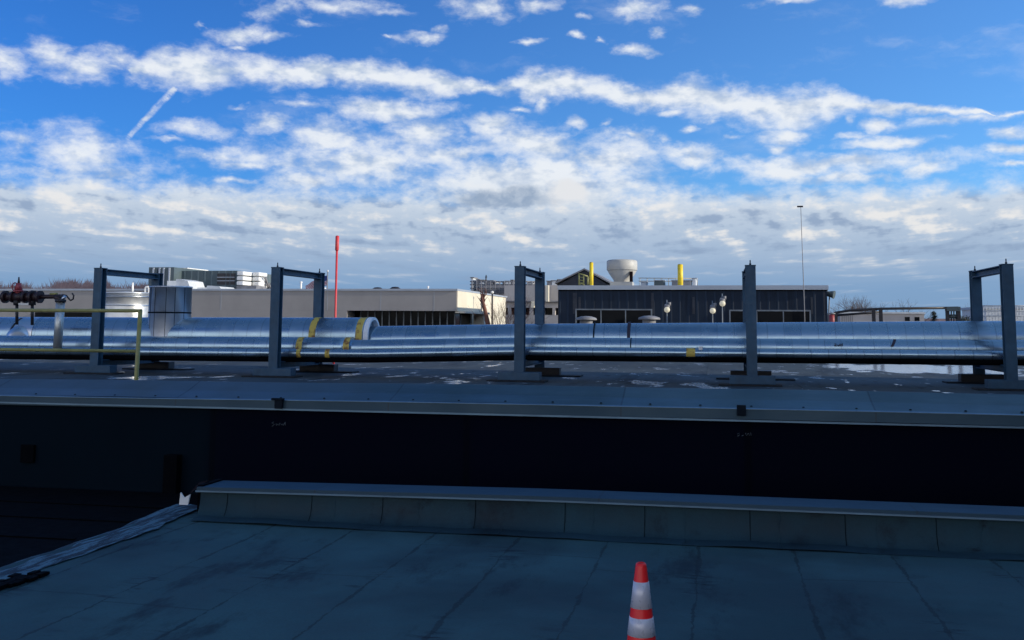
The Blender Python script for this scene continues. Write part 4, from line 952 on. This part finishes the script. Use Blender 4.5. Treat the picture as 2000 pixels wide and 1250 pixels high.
# ------------------------------------------------------------------ right background
YQ = 110.0
rb_ = thing('low_pale_building', 'low pale building with two small dark windows far right', 'building', (px(1720, 610, Y=YQ).x, YQ, ZG))
a, c = px(1640, 605, Y=YQ), px(1805, 613, Y=YQ)
MB().box((a.x, YQ, ZG), (c.x, YQ+14, c.z)).build('wall', 'grey_wall', rb_)
MB().box((a.x-.1, YQ-.15, c.z), (c.x+.1, YQ+14, c.z+.16)).build('roof_edge', 'clutter2', rb_)
for (x0, x1) in ((1767, 1777), (1786, 1796)):
    p0, p1 = px(x0, 619, Y=YQ), px(x1, 627, Y=YQ); MB().box((p0.x, YQ-.03, p1.z), (p1.x, YQ-.002, p0.z)).build('window', 'glass', rb_)
m_ = MB()
for x in range(1644, 1668, 4): p0, p1 = px(x, 615, Y=YQ), px(x+1.6, 632, Y=YQ); m_.box((p0.x, YQ-.05, p1.z), (p1.x, YQ-.003, p0.z))
m_.build('shutter', 'clutter', rb_)
YK = 46.0
ru = thing('pipe_rail_rack', 'dark overhead pipe rack right of the blue building', 'pipe rack', (px(1750, 620, Y=YK).x, YK, ZU))
m_ = MB(); m_.tube([px(1630, 611, Y=YK), px(1662, 606, Y=YK), px(1720, 603, Y=YK), px(1872, 601, Y=YK)], .055, 10); m_.tube([px(1632, 616, Y=YK+.3), px(1720, 609, Y=YK+.3)], .05, 10); m_.build('overhead_pipe', 'iron', ru)
for xx in (1632, 1706, 1720, 1850, 1872):
    p = px(xx, 604, Y=YK); MB().box((p.x-.07, YK-.06, ZU), (p.x+.07, YK+.06, p.z+(-.12 if xx == 1632 else .0))).build('post', 'iron', ru)
MB().box(px(1848, 604, Y=YK)+Vector((0, -.1, -.08)), px(1875, 601, Y=YK)+Vector((0, .25, .04))).build('head_box', 'cladding', ru)
pp = MB()
for i in range(4): pp.tube([px(1853+i*5, 604, Y=YK+.2), px(1853+i*5, 632, Y=YK+.2)], .03, 6)
pp.tube([px(1852, 618, Y=YK+.1), px(1872, 618, Y=YK+.1)], .09, 10); pp.build('pipe_stub', 'cladding', ru)
YK2 = 60.0
r2_ = thing('wire_railing', 'pale wire mesh railing at the far right edge', 'railing', tuple(px(1960, 630, Y=YK2)))
m_ = MB()
for yy in (597, 607, 617): m_.tube([px(1914, yy, Y=YK2), px(2060, yy, Y=YK2)], .03, 6)
m_.build('rail', 'clutter2', r2_)
m_ = MB()
for xx in range(1915, 2065, 6): m_.tube([px(xx, 597, Y=YK2), px(xx, 634, Y=YK2)], .018 if xx % 36 else .05, 6)
m_.build('upright', 'clutter2', r2_)
w2 = thing('pale_shed', 'pale hazy shed behind the wire railing at far right', 'building', tuple(px(1990, 640, Y=130)))
p0, p1 = px(1925, 603, Y=130), px(2090, 603, Y=130); MB().box((p0.x, 130, ZG), (p1.x, 142, p0.z)).build('wall', 'clutter2', w2); MB().box((p0.x-.2, 129.8, p0.z), (p1.x, 142.2, p0.z+.3)).build('roof', 'trim', w2)
rd = thing('red_roof_vent', 'small reddish vent beside the right end of the blue building', 'vent', tuple(px(1626, 628, Y=46)))
MB().lathe([(0, .35), (.12, .30), (.12, 0)], tuple(px(1625, 629, Y=46)), 10).build('stack', 'valvered', rd); MB().lathe([(.16, .34), (.16, .38), (0, .42)], tuple(px(1625, 629, Y=46)), 10).build('cap', 'clutter', rd)

# ------------------------------------------------------------------ trees
def bare_tree(name, label, base, height, spread, mat, seed, levels=5, r0=.12, group=None, nb_=3, lean=0.0):
    rnd = random.Random(seed); t = thing(name, label, 'tree', tuple(base), group)
    tr_ = MB(); cw = MB()
    def grow(p, d, L_, r, lv):
        q = p+d*L_*.5+Vector((rnd.uniform(-1, 1), rnd.uniform(-1, 1), rnd.uniform(-.3, .6)))*L_*.06; e = q+d*L_*.5
        (tr_ if lv <= 0 else cw).tube([p, q, e], [r, r*.82, r*.62], 6 if lv < 2 else 3, False)
        if lv >= levels: return
        for i in range(nb_ if lv else nb_+1):
            a = rnd.uniform(0, 6.28); s_ = rnd.uniform(.35, .85)*spread
            nd = (d+Vector((math.cos(a)*s_, math.sin(a)*s_, rnd.uniform(-.1, .25)))).normalized()
            grow(q.lerp(e, rnd.uniform(.1, 1)), nd, L_*rnd.uniform(.62, .82), r*.58, lv+1)
    grow(Vector(base), Vector((lean, 0, 1)).normalized(), height*.36, r0, 0)
    tr_.build('trunk', mat, t, fix=False); cw.build('crown', mat, t, fix=False); return t
pb_ = px(955, 640, Y=56)
bare_tree('bare_tree', 'bare red-brown tree before the sunlit cream building', (px(966, 600, Y=60).x, 60, ZG), 10.6, .62, 'redtwig', 5, 6, .10)
# leaning trunk
pt_ = thing('bare_tree', 'leaning bare trunk at the corner of the sunlit beige end wall', 'tree', (px(951, 640, Y=57).x, 57, ZG))
MB().tube([(px(956, 640, Y=57).x+.5, 57, ZG), px(953, 632, Y=57), px(946, 600, Y=57), px(940, 575, Y=57)], [.18, .14, .10, .05], 8).build('trunk', 'redtwig', pt_)
m_ = MB(); rnd = random.Random(9)
for i in range(26):
    x, y = rnd.uniform(938, 952), rnd.uniform(572, 600); p = px(x, y, Y=57); m_.tube([px(945, y+8, Y=57), p, p+Vector((rnd.uniform(-.3, .3), 0, rnd.uniform(.1, .4)))], [.03, .02, .008], 4, False)
m_.build('crown', 'redtwig', pt_, fix=False)
def tree_at(xp, ytop, Y, lab, seed, sp=.85, lv=6, mat='bark', r0=.3):
    p = px(xp, ytop, Y=Y); return bare_tree('bare_tree', lab, (p.x, Y, ZG), (p.z-ZG)*1.0, sp, mat, seed, lv, r0, 'bare trees beyond the right background')
tree_at(1712, 571, 150, 'bare rounded tree, tallest of those right of the blue building', 21, .8, 6, 'bark', .24)
tree_at(1742, 583, 155, 'lower bare tree right of the tallest one', 22, .9, 6, 'bark', .2)
tree_at(1680, 588, 160, 'lower bare tree left of the tallest one', 23, .9, 6, 'bark', .2)
tree_at(1892, 590, 150, 'thin bare tree just left of the rightmost steel frame', 24, .7, 6, 'bark', .16)
def conifer(xp, ytop, Y, lab, w):
    p = px(xp, ytop, Y=Y); t = thing('conifer', lab, 'tree', (p.x, Y, ZG), 'dark conifers on the skyline')
    MB().tube([(p.x, Y, ZG), (p.x, Y, p.z)], [.2, .03], 6).build('trunk', 'bark', t)
    m_ = MB(); rnd = random.Random(int(xp)); Hh = p.z-ZG
    for i in range(900):
        u = rnd.random()**.7; a = rnd.uniform(0, 6.28); r = w*(1-u)*rnd.uniform(.3, 1)*(1+.3*math.sin(u*40)); z = ZG+Hh*(.15+.85*u)
        c_ = Vector((p.x+r*math.cos(a), Y+r*math.sin(a), z-.15*r)); d_ = Vector((math.cos(a), math.sin(a), -.3))*.5; s2 = Vector((-math.sin(a), math.cos(a), .1))*.13
        m_.add([c_-s2, c_+s2, c_+d_], [(0, 1, 2)])
    m_.build('crown', 'conifer', t, fix=False)
conifer(1824, 608, 140, 'small dark conifer between the pale building and the rack head', 1.2)
sh = MB(); rnd = random.Random(44); c0_ = px(1884, 622, Y=100)
for i in range(1500):
    v = Vector((rnd.gauss(0, 1), rnd.gauss(0, 1), rnd.gauss(0, 1))).normalized()*rnd.uniform(.4, 1); p = c0_+Vector((v.x*.9, v.y*.9, v.z*.55+(-.3)))
    q = Vector((rnd.uniform(-1, 1), rnd.uniform(-1, 1), rnd.uniform(-1, 1)))*.09; w_ = Vector((rnd.uniform(-1, 1), rnd.uniform(-1, 1), rnd.uniform(-1, 1)))*.09
    sh.add([p, p+q, p+w_], [(0, 1, 2)])
st_ = thing('evergreen_tree', 'rounded dark evergreen left of the rightmost steel frame', 'tree', (c0_.x, 100, ZG)); sh.build('crown', 'conifer', st_, fix=False)
MB().tube([(c0_.x, 100, ZG), (c0_.x, 100, c0_.z)], .15, 6).build('trunk', 'bark', st_)
# far wood along the left horizon
wd = MB(); rnd = random.Random(77)
def skyl(x): return 556+5*math.sin(x*.031)+3.5*math.sin(x*.083+1)+2.5*math.sin(x*.21)+(3 if 60 < x < 110 else 0)
for i in range(1500):
    xp = rnd.uniform(-140, 320); Y = rnd.uniform(170, 230); top = px(xp, skyl(xp)+rnd.uniform(-2, 9), Y=Y); h_ = rnd.uniform(2.5, 6)
    x, z = top.x, top.z
    for j in range(16):
        a = rnd.uniform(-1, 1); L_ = rnd.uniform(.5, 2.0); b0 = Vector((x+rnd.uniform(-1, 1), Y+rnd.uniform(-1, 1), z-h_*rnd.random()-.6)); w = rnd.uniform(.05, .12)
        tip = b0+Vector((a*L_*.7, 0, L_)); wd.add([b0-Vector((w, 0, 0)), b0+Vector((w, 0, 0)), tip], [(0, 1, 2)])
    wd.add([(x-.12, Y, ZG), (x+.12, Y, ZG), (x+.03, Y, z-1), (x-.03, Y, z-1)], [(0, 1, 2, 3)])
o = wd.build('far_wood', 'farwood', None, fix=False); o['kind'] = 'stuff'; o['label'] = 'reddish bare wood along the left horizon'; o['category'] = 'wood'
hl = MB(); vs = []; fs = []
for i in range(61):
    xp = -300+i*45
    for Y, yy in ((238, 570+2*math.sin(i*.9)+(14 if xp > 320 else 0)+(40 if xp > 900 else 0)), (300, 569+(14 if xp > 320 else 0)+(40 if xp > 900 else 0))):
        p = px(xp, yy, Y=Y); vs.append((p.x, Y, p.z))
    p = px(xp, 570, Y=236); vs.append((p.x, 236, ZG-1))
for i in range(60): a = i*3; fs += [(a, a+3, a+4, a+1), (a+2, a+5, a+3, a)]
hl.add(vs, fs); o = hl.build('hills', 'farwood', None, fix=False); o['kind'] = 'structure'

# ------------------------------------------------------------------ unseen building added at right to throw shade over the near roofs
nb2 = thing('unseen_shading_building', 'unseen tall grey building added at right to shade the near roofs', 'building', (20, 0, ZG))
MB().box((15.0, -30, ZG), (30, 25.6, 10.5)).build('wall', 'greybldg', nb2)
MB().box((14.9, -30.1, 10.5), (30.1, 25.7, 10.8)).build('coping', 'trim', nb2)
for i in range(9):
    y = -26+i*6
    for z in (1.5, 5.5):
        w_ = MB().box((14.93, y, z), (15.0, y+3.4, z+2.0)).build('window', 'frame', nb2); MB().box((14.92, y+.12, z+.12), (14.928, y+3.28, z+1.88)).build('pane', 'glass', w_)
bpy.context.view_layer.update()
